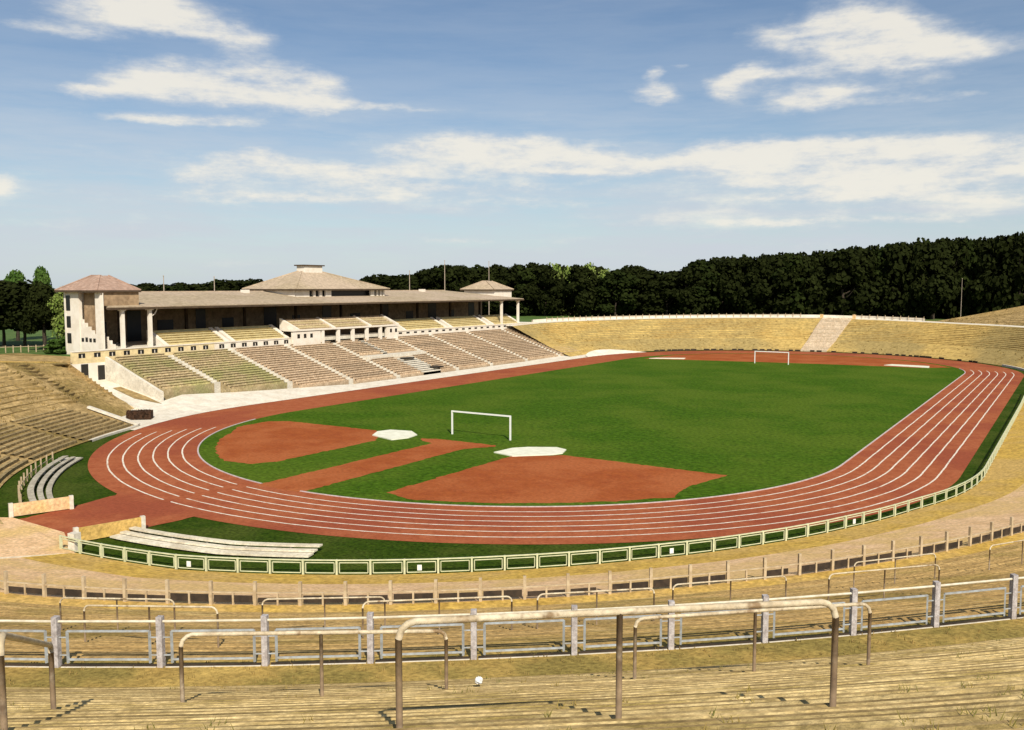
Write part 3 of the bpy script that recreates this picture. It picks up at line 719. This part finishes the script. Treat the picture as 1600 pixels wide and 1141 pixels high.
# low white kerb carrying on beyond the railing
SS = srange(pts[-1], SF(30), 1.5)
struct(MB().loft(ring(0, SS, .25, .3), ring(0, SS, -.1, .3)).loft(ring(0, SS, -.1, .3), ring(0, SS, -.1, -.1)).loft(ring(0, SS, .25, 0), ring(0, SS, .25, .3)).obj('bowl_kerb', M_conc))

f2 = thing('lower_railing', 'tan post railing with dark kick boards above the gravel path', 'railing', bp(SA(-60), 10.7, 2.2))
S = SA(-88.6); pts = []
while S < SY(5): pts.append(S); S = walk_S(S, 1.87, 10.7)
for i, S in enumerate(pts):
    e = K[1][0](S); p = at_e(S, e, 2.2); c, n_, _ = frame(S); rz = math.atan2(n_[1], n_[0])
    MB().box((p.x, p.y, p.z + .46), (.13, .13, 1.08), rz).obj('post', M_fence2, f2)
    if i + 1 < len(pts):
        q = at_e(pts[i + 1], K[1][0](pts[i + 1]), 2.2); d = (q - p).normalized(); u = Vector((0, 0, 1))
        MB().beam(p + u * .52, q + u * .52, .06, .05).obj('rail', M_fence2, f2)
        hk = .20 + .16 * random.random()
        if random.random() < .88: MB().beam(p + d * .12 + u * (.10 + hk / 2), q - d * (.12 + (.5 if random.random() < .2 else 0)) + u * (.10 + hk / 2), .03, hk).obj('kick_board_or_shade', M_board_shade, f2)
        m_ = p.lerp(q, .5); MB().box((m_.x, m_.y, m_.z + .26), (.08, .08, .56), rz).obj('stub_post', M_fence2, f2)

f3 = thing('middle_railing', 'tall grey post railing with pale blue frames along the middle walk', 'railing', bp(SA(-60), 28.6, 7.1))
S = SA(-86); pts = []
while S < SY(-20): pts.append(S); S = walk_S(S, 2.27, 28.6)
# phase so that a post stands at the one seen in mid picture
for i, S in enumerate(pts):
    p = at_e(S, 28.5, 7.12); c, n_, _ = frame(S); rz = math.atan2(n_[1], n_[0])
    MB().box((p.x, p.y, p.z + .56), (.14, .13, 1.22), rz).obj('post', M_post, f3)
    if i + 1 < len(pts):
        q = at_e(pts[i + 1], 28.5, 7.12); d = (q - p).normalized(); u = Vector((0, 0, 1))
        MB().tube([p + u * 1.06, q + u * 1.06], .028, 8).obj('top_rail', M_rail, f3)
        a_, b_ = p + d * .24, q - d * .24
        fr = MB(); fr.beam(a_ + u * .84, b_ + u * .84, .035, .04).beam(a_ + u * .20, b_ + u * .20, .035, .04).beam(a_ + u * .12, a_ + u * .84, .035, .05).beam(b_ + u * .12, b_ + u * .84, .035, .05)
        cl = fr
        for pp, sg in ((p, 1), (q, -1)):
            for h in (.3, .7): cl.beam(pp + u * h, pp + d * (.24 * sg) + u * h, .02, .025)
        fr.obj('panel_frame', M_blue, f3)
        MB().beam(p + d * .1 + u * .07, q - d * .1 + u * .07, .05, .035).obj('kick_board_or_shade', M_board_shade, f3)  # here a dark strip standing for the rail's shadow behind the kerb
        MB().beam(p + d * .1 + u * .0, q - d * .1 + u * .0, .12, .10).obj('kerb', M_conc, f3)

# crush barriers: bent pipe with a middle post, standing on the terraces
def surf_z(x, y):
    a = math.atan2(y + HL, x); S = SA(math.degrees(a)) if y < -HL else SY(y)
    s = (math.hypot(x, y + HL) if y < -HL else x) - RO; e = s - SB(S)
    return float(np.interp(e, [0, 3.2, 10.7, 11.7, 28, 30, 46.5, 52], [.08, .62, 2.2, 2.2, 7.1, 7.3, 13.9, 13.9]))


def barrier(feet, h, label, r=.032, name='crush_barrier', end_drop=(True, True)):
    A = Vector(feet[0]); B = Vector(feet[-1])
    t = thing(name, label, 'barrier', (A + B) / 2, 'crush barriers on the terraces')
    za, zb = A.z + h, B.z + h; d = (B - A); d.z = 0; d.normalize(); c = .16
    path = [(A.x, A.y, za - c), tuple(Vector((A.x, A.y, za - .07)) + d * .03), tuple(Vector((A.x, A.y, za - .02)) + d * .09)]
    path += [tuple(Vector((A.x, A.y, za)) + d * c), tuple(Vector((B.x, B.y, zb)) - d * c)]
    path += [tuple(Vector((B.x, B.y, zb - .02)) - d * .09), tuple(Vector((B.x, B.y, zb - .07)) - d * .03), (B.x, B.y, zb - c)]
    MB().tube(path, r, 10).obj('bent_rail', M_wood, t, smooth=True)
    for q in (A, B): MB().tube([(q.x, q.y, q.z - .3), (q.x, q.y, q.z + h - c + .004)], r * .985, 10).obj('leg', M_leg, t, smooth=True)
    for f in feet[1:-1]:
        f = Vector(f); k = (Vector((f.x, f.y, 0)) - Vector((A.x, A.y, 0))).length / (Vector((B.x, B.y, 0)) - Vector((A.x, A.y, 0))).length
        q = A.lerp(B, k); MB().tube([(q.x, q.y, f.z - .25), (q.x, q.y, za + (zb - za) * k)], r * .92, 10).obj('leg', M_leg, t, smooth=True)
    return t


barrier([(44.52, -123.85, 11.26), (46.18, -122.52, 11.26), (47.82, -120.98, 11.22)], 1.10, 'nearest and longest bent pipe crush barrier, three legs, centre foreground', .034)
barrier([(38.70, -121.83, 9.24), (39.75, -120.05, 8.9), (41.09, -118.46, 8.72)], 1.08, 'bent pipe crush barrier left of the white paper ball', .032)
barrier([(43.35, -115.89, 8.46), (45.18, -114.79, 8.6), (46.85, -113.59, 8.69)], 1.17, 'bent pipe crush barrier behind the right end of the nearest one', .032)
barrier([(40.62, -125.44, 10.9), (38.04, -123.42, 9.66)], .99, 'crush barrier at the left edge of the foreground with thick near leg', .036)
for (x0, y0, x1, y1, lab) in ((23.92, -114.9, 27.09, -113.23, 'distant crush barrier farthest left below the tall grey railing'),
                              (27.67, -116.47, 31.57, -115.31, 'pale crush barrier just beyond the tall railing on the left'),
                              (29.37, -111.85, 31.9, -109.2, 'crush barrier on the lower terrace left of centre'),
                              (33.57, -112.09, 36.29, -108.77, 'crush barrier on the lower terrace at picture centre'),
                              (36.8, -108.18, 39.3, -105.5, 'crush barrier on the lower terrace just right of centre'),
                              (39.3, -104.0, 42.0, -100.9, 'crush barrier on the lower terrace well right of centre'),
                              (43.42, -101.19, 46.3, -98.66, 'longer crush barrier on the right lower terrace, nearer of two'),
                              (42.82, -94.19, 45.39, -91.76, 'crush barrier on the right lower terrace, close above the tan railing'),
                              (47.13, -89.57, 49.3, -86.4, 'crush barrier at the right edge of the picture')):
    A = (x0, y0, surf_z(x0, y0)); B = (x1, y1, surf_z(x1, y1)); Mm = ((x0 + x1) / 2, (y0 + y1) / 2, surf_z((x0 + x1) / 2, (y0 + y1) / 2))
    barrier([A, Mm, B], 1.05, lab, .026)

# ------------------------------------------------------------------ gateway
def panel(p, q, h, label, m_, z=0.02):
    t = thing('gate_wall', label, 'wall', ((p[0] + q[0]) / 2, (p[1] + q[1]) / 2, z))
    MB().beam((p[0], p[1], z + h / 2 + .04), (q[0], q[1], z + h / 2 + .04), .16, h).obj('panel', m_, t)
    for w in (p, q): MB().box((w[0], w[1], z + h / 2 + .05), (.26, .26, h + .1), math.atan2(q[1] - p[1], q[0] - p[0])).obj('end_post', M_conc, t)


panel((-1.1, -98.9), (-.1, -95.0), .85, 'tan parapet panel on the near side of the red gate path', M_sand)
panel((-10.6, -97.6), (-9.3, -94.1), .85, 'pale parapet panel on the far side of the red gate path', M_path)
tag(MB().box((.35, -99.9, .55), (.5, .5, 1.1), .2).obj('gate_pillar', M_conc), 'short pale pillar where the cream railing starts at the gate', 'pillar')


def bench_curve(S0, S1, e0, label, m_, rows):
    SS = srange(S0, S1, .8); t = thing('curved_bench', label, 'bench', bp((S0 + S1) / 2, e0, 0))
    for (a, b_, z) in rows:
        q = MB(); I = [bp(S, e0 + a, z) for S in SS]; O = [bp(S, e0 + b_, z) for S in SS]; I2 = [(p[0], p[1], z - .10) for p in I]; O2 = [(p[0], p[1], z - .10) for p in O]
        q.loft(O, I).loft(I, I2).loft(O2, O).add([I[0], O[0], O2[0], I2[0]], [(0, 1, 2, 3)]).add([I[-1], O[-1], O2[-1], I2[-1]], [(3, 2, 1, 0)])
        q.obj('bench_board', m_, t)
        for j in range(1, len(SS), 3):
            p = bp(SS[j], e0 + (a + b_) / 2, 0); MB().box((p[0], p[1], (z - .1) / 2), (.18, .18, z - .1), 0).obj('leg', M_conc, t)
    return t


M_cream = mat('cream bench board', (.80, .73, .56), (.66, .58, .42), 1.6, 8, c3=(.58, .50, .36), scale3=.5, speck=(5, .2))
M_greyb = mat('grey bench board', (.46, .41, .31), (.34, .30, .22), 1.6, 8, speck=(5, .25))
bench_curve(SA(-90.2), SA(-73.7), -4.75, 'long cream curved double bench on the verge beside the cream railing', M_cream, ((0, .42, .42), (.62, 1.05, .30), (1.12, 1.75, .20)))
bench_curve(SA(-127), SA(-102.6), -3.8, 'curved grey double bench on the dark turf left of the gate', M_greyb, ((0, .40, .20), (.6, 1.0, .32), (1.2, 1.65, .44)))
# little stake fence behind the left bench
t = thing('stake_fence', 'row of short pale stakes behind the curved bench left of the gate', 'fence', off(SA(-115), 5.6, 0))
prev = None
for j, a in enumerate(np.arange(-126, -104, 1.9)):
    p = Vector(bp(SA(a), -1.6, 0)); MB().box((p.x, p.y, .5), (.09, .09, 1.0), 0).obj('stake', M_fence2, t)
    if prev is not None: MB().beam(prev + Vector((0, 0, .45)), p + Vector((0, 0, .45)), .05, .06).obj('rail', M_fence2, t)
    prev = p
pp = [off(SA(-126.5), .9, 0), off(SA(-128), .7, 0), off(SA(-128.5), 2.6, 0), off(SA(-126.5), 2.6, 0)]
tag(MB().prism([(p[0], p[1]) for p in pp], 0, .10).obj('stone_slab', M_conc), 'pale triangular slab at the end of the left curved bench', 'slab')
# low benches at the foot of the left bank
lb = thing('bank_benches', 'block of weathered bench rows at the foot of the left bank', 'benches', bp(SA(-135), 3, 1))
for r in range(10):
    e = .25 + .70 * r; z = .18 + .30 * e + .18
    a_end = -152.5 + .25 * r
    for (A_, B_) in ((a_end, -139.4), (-138.2, -127.0), (-125.8, -113)):
        SS = srange(SA(A_), SA(B_), 1.2); I = [bp(S, e, z) for S in SS]; O = [bp(S, e + .36, z) for S in SS]; lo = lambda L_, d: [(p[0], p[1], p[2] - d) for p in L_]
        m_ = MB(); m_.loft(O, I).loft(I, lo(I, .34)).loft(lo(O, .34), O).add([I[0], O[0], lo(O, .34)[0], lo(I, .34)[0]], [(0, 1, 2, 3)]); m_.obj('bench_row', M_bb, lb)
struct(MB().loft([bp(S, -.05, .22) for S in srange(SA(-153), SA(-140), 1)], [bp(S, -.45, .22) for S in srange(SA(-153), SA(-140), 1)]).loft([bp(S, -.45, .22) for S in srange(SA(-153), SA(-140), 1)], [bp(S, -.45, 0) for S in srange(SA(-153), SA(-140), 1)]).obj('bench_kerb', M_conc))
# sloping kerb at the end of the bench block and along the bank end
for nm, pts_ in (('kerb_strip', [bp(SA(-153.5), -.3, .2), bp(SA(-153.6), 3, 1.25), bp(SA(-153.6), 5.6, 2.1)]),
                 ('kerb_strip', [(-47.0, -61.2, .4), (-50.5, -61.7, 1.3), (-55.5, -63.3, 2.3), (-60, -64.4, 3.2)])):
    b = MB()
    for p, q in zip(pts_[:-1], pts_[1:]): b.beam(p, q, .55, .22)
    struct(b.obj(nm, M_conc))
# clipped brown hedge box at the foot of the apron
hb = MB(); rr = np.random.default_rng(3)
hcx, hcy, hr = -43.0, -64.6, HEAD + .15
hb.box((hcx, hcy, .5), (2.7, 1.4, 1.0), hr)
for k in range(900):
    u, w = (rr.random() - .5) * 2.75, (rr.random() - .5) * 1.45; z = .05 + rr.random() * .95
    if rr.random() < .5: w = -.72
    else: z = 1.0
    x, y = hcx + u * math.cos(hr) - w * math.sin(hr), hcy + u * math.sin(hr) + w * math.cos(hr)
    d = rr.normal(size=(3, 3)) * .07; hb.add([(x + d[0, 0], y + d[0, 1], z + d[0, 2]), (x + d[1, 0], y + d[1, 1], z + d[1, 2]), (x + d[2, 0], y + d[2, 1], z + d[2, 2])], [(0, 1, 2)])
tag(hb.obj('clipped_hedge', M_hedge), 'low dark brown clipped hedge at the corner of the white apron', 'hedge')

# ------------------------------------------------------------------ far bank details
st = thing('bank_stairway', 'broad pale stairway climbing the far bank behind the goal', 'stairs', off(SF(96), 3, 0))
SC, HW = SF(95.4), 2.9
M_stair = mat('pale stair stone', (.60, .49, .35), (.50, .39, .26), 1.0, 8, rnd=.12, speck=(3, .25))
NS = 26
tz = lambda e: float(np.interp(e, [0, 6, 15.5], [.08, 2.4, 7.6]))
for i in range(NS):
    e0, e1 = 15.5 * i / NS, 15.5 * (i + 1) / NS; z = tz(e1) + .12
    sh = lambda e: SC - 2.4 * e / 15.5; hw = lambda e: HW - .35 * e / 15.5
    A_ = [bp(sh(e0) - hw(e0), e0, z - .5), bp(sh(e1) - hw(e1), e1 + .02, z - .5), bp(sh(e1) + hw(e1), e1 + .02, z - .5), bp(sh(e0) + hw(e0), e0, z - .5)]
    MB().hexa([A_[3], A_[0], A_[1], A_[2]], [(p[0], p[1], z) for p in (A_[3], A_[0], A_[1], A_[2])]).obj('step', M_stair, st)
for sg in (-1, 1):
    p = bp(SC - 2.4 + sg * (HW - .1), 16.2, 0); MB().box((p[0], p[1], 7.95), (.7, .7, 1.2), 0).obj('pillar', M_path, st)
rfn = thing('rim_fence', 'thin post fence along the rim path of the far bank', 'fence', bp(SF(100), 17.5, 7.5))
prev = None
for a in np.arange(73, 169, 1.75):
    if 90 < a < 100: prev = None; continue
    S = SF(a); p = Vector(bp(S, K[3][0](S) - .3, K[3][1](S))); MB().box((p.x, p.y, p.z + .5), (.10, .10, 1.1), 0).obj('post', M_fence2, rfn)
    if prev is not None: MB().beam(prev + Vector((0, 0, .7)), p + Vector((0, 0, .7)), .05, .05).obj('rail', M_fence2, rfn)
    prev = p
SS = srange(SF(73), SF(172), 2.0)
rw = MB(); I = ring(3, SS, -.05, .62); O = ring(3, SS, .30, .62); rw.loft(O, I).loft(I, ring(3, SS, -.05, -.1)).loft(ring(3, SS, .30, -.1), O)
tag(rw.obj('rim_wall', M_apron), 'low pale wall along the rim path on top of the far bank', 'wall')
SS = srange(SF(181), SF(152), 1.0); n = len(SS)
w_ = [max(.05, 2.3 * math.sin(math.pi * min(1, (i + 1) / n) ** .8)) for i in range(n)]
struct(MB().loft([off(S, .1, .03) for S in SS], [off(S, .1 + w, .03 + .45 * w) for S, w in zip(SS, w_)]).loft([off(S, .1 + w, .03 + .45 * w) for S, w in zip(SS, w_)], [off(S, .15 + w, -.05) for S, w in zip(SS, w_)]).obj('apron_ramp', M_apron))
# dark strips modelled in place of the shadow along the far bank's foot
SS = [SF(a) for a in np.arange(40, 150, 2.2)]
eb = thing('bank_shadow_strips', 'broken row of dark strips standing for shadow below the far bank', 'shadow strips', bp(SF(90), 0, 0))
rr = np.random.default_rng(5)
for i in range(len(SS) - 1):
    if rr.random() < .35: continue
    p = Vector(bp(SS[i], -.5, .17)); q = Vector(bp(SS[i] + (SS[i + 1] - SS[i]) * (.5 + rr.random() * .45), -.5, .17)); MB().beam(p, q, .12, .42).obj('board', M_board_shade, eb)

# flag poles behind the stand
def px_dir(px, py):
    u = (px - 800) / 1409.27; v = -(py - 570.5) / 1409.27; c, s = math.cos(.0861), math.sin(.0861)
    d = Vector((u, c + v * s, -s + v * c)); ct, st_ = math.cos(HEAD), math.sin(HEAD)
    return Vector((d.x * ct - d.y * st_, d.x * st_ + d.y * ct, d.z))


def bearing(px, dist):
    """a spot on the outer land at a bearing and distance"""
    d = px_dir(px, 449); h = math.hypot(d.x, d.y); return Vector((CAM.x + d.x / h * dist, CAM.y + d.y / h * dist, 5.9))


for px, dist, top, lab in ((256, 178, 17.4, 'flag pole leftmost behind the grandstand roof'), (335, 180, 17.3, 'flag pole second from left behind the grandstand roof'), (640, 215, 19.2, 'flag pole right of the wide pavilion roof'),
                           (695, 222, 21.8, 'tall flag pole between the wide and the small pavilion'), (764, 232, 21.9, 'flag pole behind the small far pavilion'), (1503, 262, 17.5, 'thin pole at the end of the upper bank on the right')):
    p = bearing(px, dist); h = top - 5.9
    t = thing('flag_pole', lab, 'pole', p); MB().tube([p, p + Vector((0, 0, h))], [.13, .07] if px < 1400 else [.07, .04], 8).obj('mast', M_pole, t); MB().tube([p + Vector((0, 0, h)), p + Vector((0, 0, h + .12)), p + Vector((0, 0, h + .24))], [.05, .12, .03], 8).obj('finial', M_pole, t)

# ------------------------------------------------------------------ trees
def crown_mesh(name, seed, n, lobes, leaf, m_, low=.12, wide=.34):
    r = np.random.default_rng(seed); v = []; f = []
    L_ = []
    for k in range(lobes):
        h = low + (1 - low) * (k + .5) / lobes; w = wide * math.sin(math.pi * min(1, max(.08, (h - low * .5) / (1.02 - low * .5))) ** .75) + .05
        a = r.random() * 6.28; rad = w * (.25 + .55 * r.random()); L_.append((math.cos(a) * rad, math.sin(a) * rad, h, .13 + .10 * r.random()))
        a += 2.2 + r.random(); rad = w * (.3 + .5 * r.random()); L_.append((math.cos(a) * rad, math.sin(a) * rad, min(.92, h + .04 * r.random()), .12 + .10 * r.random()))
    for i in range(n):
        l = L_[r.integers(len(L_))]; d = r.normal(size=3); d /= np.linalg.norm(d); q = l[3] * (.55 + .5 * r.random() ** .5)
        p = np.array(l[:3]) + d * q * np.array([1, 1, .8])
        nrm = d + r.normal(size=3) * .6; nrm /= np.linalg.norm(nrm); t = np.cross(nrm, r.normal(size=3)); t /= np.linalg.norm(t); b_ = np.cross(nrm, t)
        s = leaf * (.6 + .8 * r.random()); o = len(v)
        for (x, y) in ((-1, -.3), (0, -1), (1, -.1), (.3, 1), (-.7, .8)): v.append(tuple(p + (t * x + b_ * y) * s))
        f.append((o, o + 1, o + 2, o + 3, o + 4))
    v = np.array(v); v[:, 2] *= 1.0 / np.percentile(v[:, 2], 99.7); me = bpy.data.meshes.new(name); me.from_pydata(v.tolist(), [], f); me.materials.append(m_); return me


def trunk_mesh(name, seed, top=.75, r0=.022):
    r = random.Random(seed); b = MB(); lean = [(0, 0, -.02), (r.uniform(-.01, .01), r.uniform(-.01, .01), .2), (r.uniform(-.03, .03), r.uniform(-.03, .03), .5), (r.uniform(-.03, .03), r.uniform(-.03, .03), top)]
    b.tube(lean, [r0 * 1.3, r0, r0 * .7, r0 * .25], 7)
    for k in range(6):
        a = k * 1.05 + r.random(); h = .28 + .07 * k; p = Vector((0, 0, h)); b.tube([p, p + Vector((math.cos(a) * .1, math.sin(a) * .1, .06)), p + Vector((math.cos(a) * .19, math.sin(a) * .19, .16))], [r0 * .5, r0 * .35, r0 * .15], 5)
    me = bpy.data.meshes.new(name); me.from_pydata(b.v, [], b.f); me.materials.append(M_bark); return me


CR = [crown_mesh('crown', 10 + k, 2600, 8, .030, M_leafd, low=.10, wide=.46) for k in range(5)]
CRM = [crown_mesh('crown', 30 + k, 2600, 8, .030, M_leafm, low=.10, wide=.46) for k in range(3)]
CRL = [crown_mesh('crown', 40 + k, 1300, 7, .030, M_leafl) for k in range(2)]
TR = [trunk_mesh('trunk', k) for k in range(3)]


def tree(p, h, w, crown, label, group, name='tree', i=0):
    t = bpy.data.objects.new(name, None); COL.objects.link(t); t.location = p; t['label'] = label; t['category'] = 'tree'
    if group: t['group'] = group
    rz = random.random() * 6.28
    for nm, me, s in (('crown', crown, (w / .68, w / .68, h)), ('trunk', TR[i % 3], (h, h, h))):
        o = bpy.data.objects.new(nm, me); COL.objects.link(o); o.parent = t; o.scale = s; o.rotation_euler = (0, 0, rz)
    return t


prof = [(150, 448), (210, 444), (300, 441), (350, 438), (385, 433), (420, 440), (560, 440), (575, 432), (605, 426), (640, 430), (660, 421), (690, 413), (720, 414), (745, 418), (772, 411), (800, 415), (835, 412), (868, 408), (905, 413), (925, 408), (945, 417), (965, 418), (985, 413), (1010, 420), (1050, 428),
        (1062, 422), (1078, 412), (1100, 405), (1160, 402), (1250, 396), (1300, 393), (1370, 386), (1425, 383), (1480, 379), (1530, 380), (1575, 376), (1680, 372)]
px_, py_ = zip(*prof)
px = 130.0; i = 0
while px < 1690:
    row = i % 2; dist = 300 + row * 16 + random.uniform(-5, 5)
    top = np.interp(px, px_, py_) + (random.uniform(0, 5) if row == 0 else random.uniform(-1.5, 3))
    h = 15.47 - 5.9 + (449 - top) * dist / 1409.27; h = max(h, 9) * .975
    gap = 850 < px < 950; p = bearing(px, dist)
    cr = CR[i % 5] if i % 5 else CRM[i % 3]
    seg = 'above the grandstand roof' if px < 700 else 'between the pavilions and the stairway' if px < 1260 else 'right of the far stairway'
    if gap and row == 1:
        tree(p, h * .97, 7.0, CRL[i % 2], 'light green tree among the dark wood', 'light trees in the wood', 'woodland_tree', i)
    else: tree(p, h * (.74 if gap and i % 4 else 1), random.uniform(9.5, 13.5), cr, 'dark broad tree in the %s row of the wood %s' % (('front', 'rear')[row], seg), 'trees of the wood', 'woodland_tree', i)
    px += 13.5 + random.uniform(-2, 3); i += 1
# the depth of the wood behind: one mass
r = np.random.default_rng(77); v = []; f = []
for k in range(15000):
    pxx = 100 + 1620 * r.random(); dist = 325 + 45 * r.random(); topz = 15.47 + (449 - np.interp(pxx, px_, py_) - 3) * dist / 1409.27 - 1.5
    d = px_dir(pxx, 449); hh = math.hypot(d.x, d.y); z = 5.5 + (topz - 5.5) * r.random(); p = np.array([CAM.x + d.x / hh * dist, CAM.y + d.y / hh * dist, z])
    t = r.normal(size=3); t /= np.linalg.norm(t); b_ = np.cross(t, r.normal(size=3)); b_ /= np.linalg.norm(b_); s = 1.0 + .9 * r.random(); o = len(v)
    for (x, y) in ((-1, -.3), (0, -1), (1, -.1), (.3, 1), (-.7, .8)): v.append(tuple(p + (t * x + b_ * y) * s))
    f.append((o, o + 1, o + 2, o + 3, o + 4))
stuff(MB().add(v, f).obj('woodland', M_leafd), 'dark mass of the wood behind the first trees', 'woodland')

# trees left of the end pavilion
CG = [crown_mesh('crown', 60 + k, 5200, 9, .020, m_, low=.30, wide=.30) for k, m_ in enumerate((M_leafg, M_leafl))]
CD = [crown_mesh('crown', 70 + k, 5200, 9, .022, M_leafd, low=.38, wide=.36) for k in range(3)]
for k, (px, dist, h, w, cr, lab) in enumerate((
        (-40, 168, 10.6, 13, CD[0], 'dark square crowned tree at the far left edge'), (2, 166, 10.4, 12, CD[1], 'dark dense tree with bare trunk second from the left edge'), (34, 164, 10.3, 10.5, CD[2], 'dark dense tree third from the left, above the lawn'),
        (66, 152, 10.0, 5.6, CD[0], 'slim dark tree with a tall trunk beside the end pavilion'), (66, 180, 13.0, 4.2, CG[0], 'bright green treetop showing right of the dark trees on the left'), (24, 184, 12.4, 5.6, CG[0], 'bright green treetop showing above the dark trees on the left'),
        (102, 148, 9.4, 4.4, CG[1], 'small yellowish green tree against the white end pavilion'))):
    tree(bearing(px, dist), h, w, cr, lab, None, 'park_tree', k)
hd = crown_mesh('crown', 91, 2600, 4, .05, M_leafg, low=.1, wide=.45)
for k, (px, dist, h, lab) in enumerate(((112, 146, 2.6, 'low green shrub at the foot of the end pavilion'), (88, 144, 2.2, 'low green shrub behind the left bank crest'))):
    tree(bearing(px, dist), h, 3.2, hd, lab, None, 'shrub', k)['category'] = 'shrub'
fw = thing('lawn_fence', 'pale wire fence on the lawn beyond the left bank', 'fence', bearing(30, 150))
prev = None
for px in range(-20, 100, 12):
    p = bearing(px, 150); MB().box((p.x, p.y, p.z + .5), (.1, .1, 1.2), 0).obj('post', M_fence2, fw)
    if prev is not None: MB().beam(prev + Vector((0, 0, .9)), p + Vector((0, 0, .9)), .05, .06).obj('rail', M_fence2, fw)
    prev = p

# ------------------------------------------------------------------ foreground litter
b = MB(); r = np.random.default_rng(12)
for i in range(9):
    for j in range(12):
        pass
vs_ = []; fs_ = []; nU, nV = 12, 8
for i in range(nV + 1):
    for j in range(nU):
        th, phn = math.pi * i / nV, 2 * math.pi * j / nU; rad = .065 * (1 + .35 * (r.random() - .5)); vs_.append((rad * math.sin(th) * math.cos(phn), rad * math.sin(th) * math.sin(phn), .06 + rad * math.cos(th)))
for i in range(nV):
    for j in range(nU): fs_.append((i * nU + j, (i + 1) * nU + j, (i + 1) * nU + (j + 1) % nU, i * nU + (j + 1) % nU))
px0, py0 = 41.2, -117.66; zz = surf_z(px0, py0) + .10
tag(MB().add([(px0 + a_, py0 + b_, zz + c_) for a_, b_, c_ in vs_], fs_).obj('paper_ball', M_paper), 'crumpled white paper ball lying on the terrace steps in front', 'paper')
# dry grass on the near steps
v = []; f = []; r = np.random.default_rng(21)
fx, fy = -math.sin(HEAD), math.cos(HEAD)
for k in range(420):
    d = 5.5 + 17 * r.random() ** 1.2; la = (r.random() - .5) * 1.35 * d; x = CAM.x + fx * d + fy * la; y = CAM.y + fy * d - fx * la
    a = math.degrees(math.atan2(y + HL, x)); e = math.hypot(x, y + HL) - RO - SB(SA(a))
    if not 12 < e < 46: continue
    if math.sin(x * .9 + 1.3) + math.sin(y * 1.1) + math.sin((x - y) * .45) < 1.0 and r.random() < .93: continue
    if e > 30.05: i = math.floor((e - 30) / 16.5 * 36); e = 30 + (i + .12 + .2 * r.random() ** 2) * 16.5 / 36; z = 7.32 + 6.6 * (i + .35) / 36
    elif e > 28: z = 7.2
    else: continue
    x, y, _ = bp(SA(a), e, 0)
    for q in range(6):
        an = r.random() * 6.28; h = .025 + .06 * r.random(); w = .006; bx, by = x + r.normal() * .05, y + r.normal() * .05; o = len(v)
        lx, ly = math.cos(an) * h * .6, math.sin(an) * h * .6
        v += [(bx - w, by, z - .03), (bx + w, by + w, z - .03), (bx + lx, by + ly, z + h)]; f.append((o, o + 1, o + 2))
stuff(MB().add(v, f).obj('dry_grass', M_dry), 'tufts of dry grass on the worn terrace steps', 'grass')


# rough tufts on the grass banks, too many to count
def tufts(name, S0, S1, k0, k1, n, m_, h0, h1, label, seed, lo=0.0, hi=1.0):
    r = np.random.default_rng(seed); v = []; f = []
    for _ in range(n):
        S = S0 + (S1 - S0) * r.random(); t = lo + (hi - lo) * r.random(); e0, z0 = (0, .08) if k0 == 0 else (K[k0][0](S), K[k0][1](S)); e1, z1 = K[k1][0](S), K[k1][1](S)
        x, y, z = bp(S, e0 + (e1 - e0) * t, z0 + (z1 - z0) * t); h = h0 + (h1 - h0) * r.random() ** 2
        for q in range(4):
            an = r.random() * 6.28; w = h * .35; o = len(v); bx, by = x + r.normal() * h * .5, y + r.normal() * h * .5
            v += [(bx - w * math.sin(an), by + w * math.cos(an), z - .1), (bx + w * math.sin(an), by - w * math.cos(an), z - .1), (bx + math.cos(an) * h * .5, by + math.sin(an) * h * .5, z + h)]; f.append((o, o + 1, o + 2))
    stuff(MB().add(v, f).obj(name, m_), label, 'grass')


M_tuftd = mat('bank tuft', (.24, .165, .055), (.15, .115, .035), .6, 5, c3=(.34, .23, .075), scale3=.3)
M_tufty = mat('golden tuft', (.38, .25, .070), (.27, .185, .055), .6, 5, c3=(.22, .165, .05), scale3=.06)
tufts('bank_tufts', SA(-164), SA(-112), 1, 2, 1400, M_tuftd, .08, .26, 'rough dry tufts on the left bank', 1)
tufts('bank_tufts', SF(8), SF(176), 1, 2, 600, M_tufty, .12, .3, 'rough golden tufts on the far bank', 2)
tufts('bank_tufts', SF(8), SF(176), 0, 1, 700, M_tufty, .1, .3, 'short golden tufts along the foot of the far bank', 3)
tufts('bank_tufts', SF(8), SF(68), 3, 4, 700, M_tuftd, .12, .35, 'rough tufts on the upper bank at right', 4)
tufts('bank_tufts', SA(-75), SA(-40), 2, 3, 1500, M_tuftd, .03, .09, 'short tufts on the middle walk', 6)
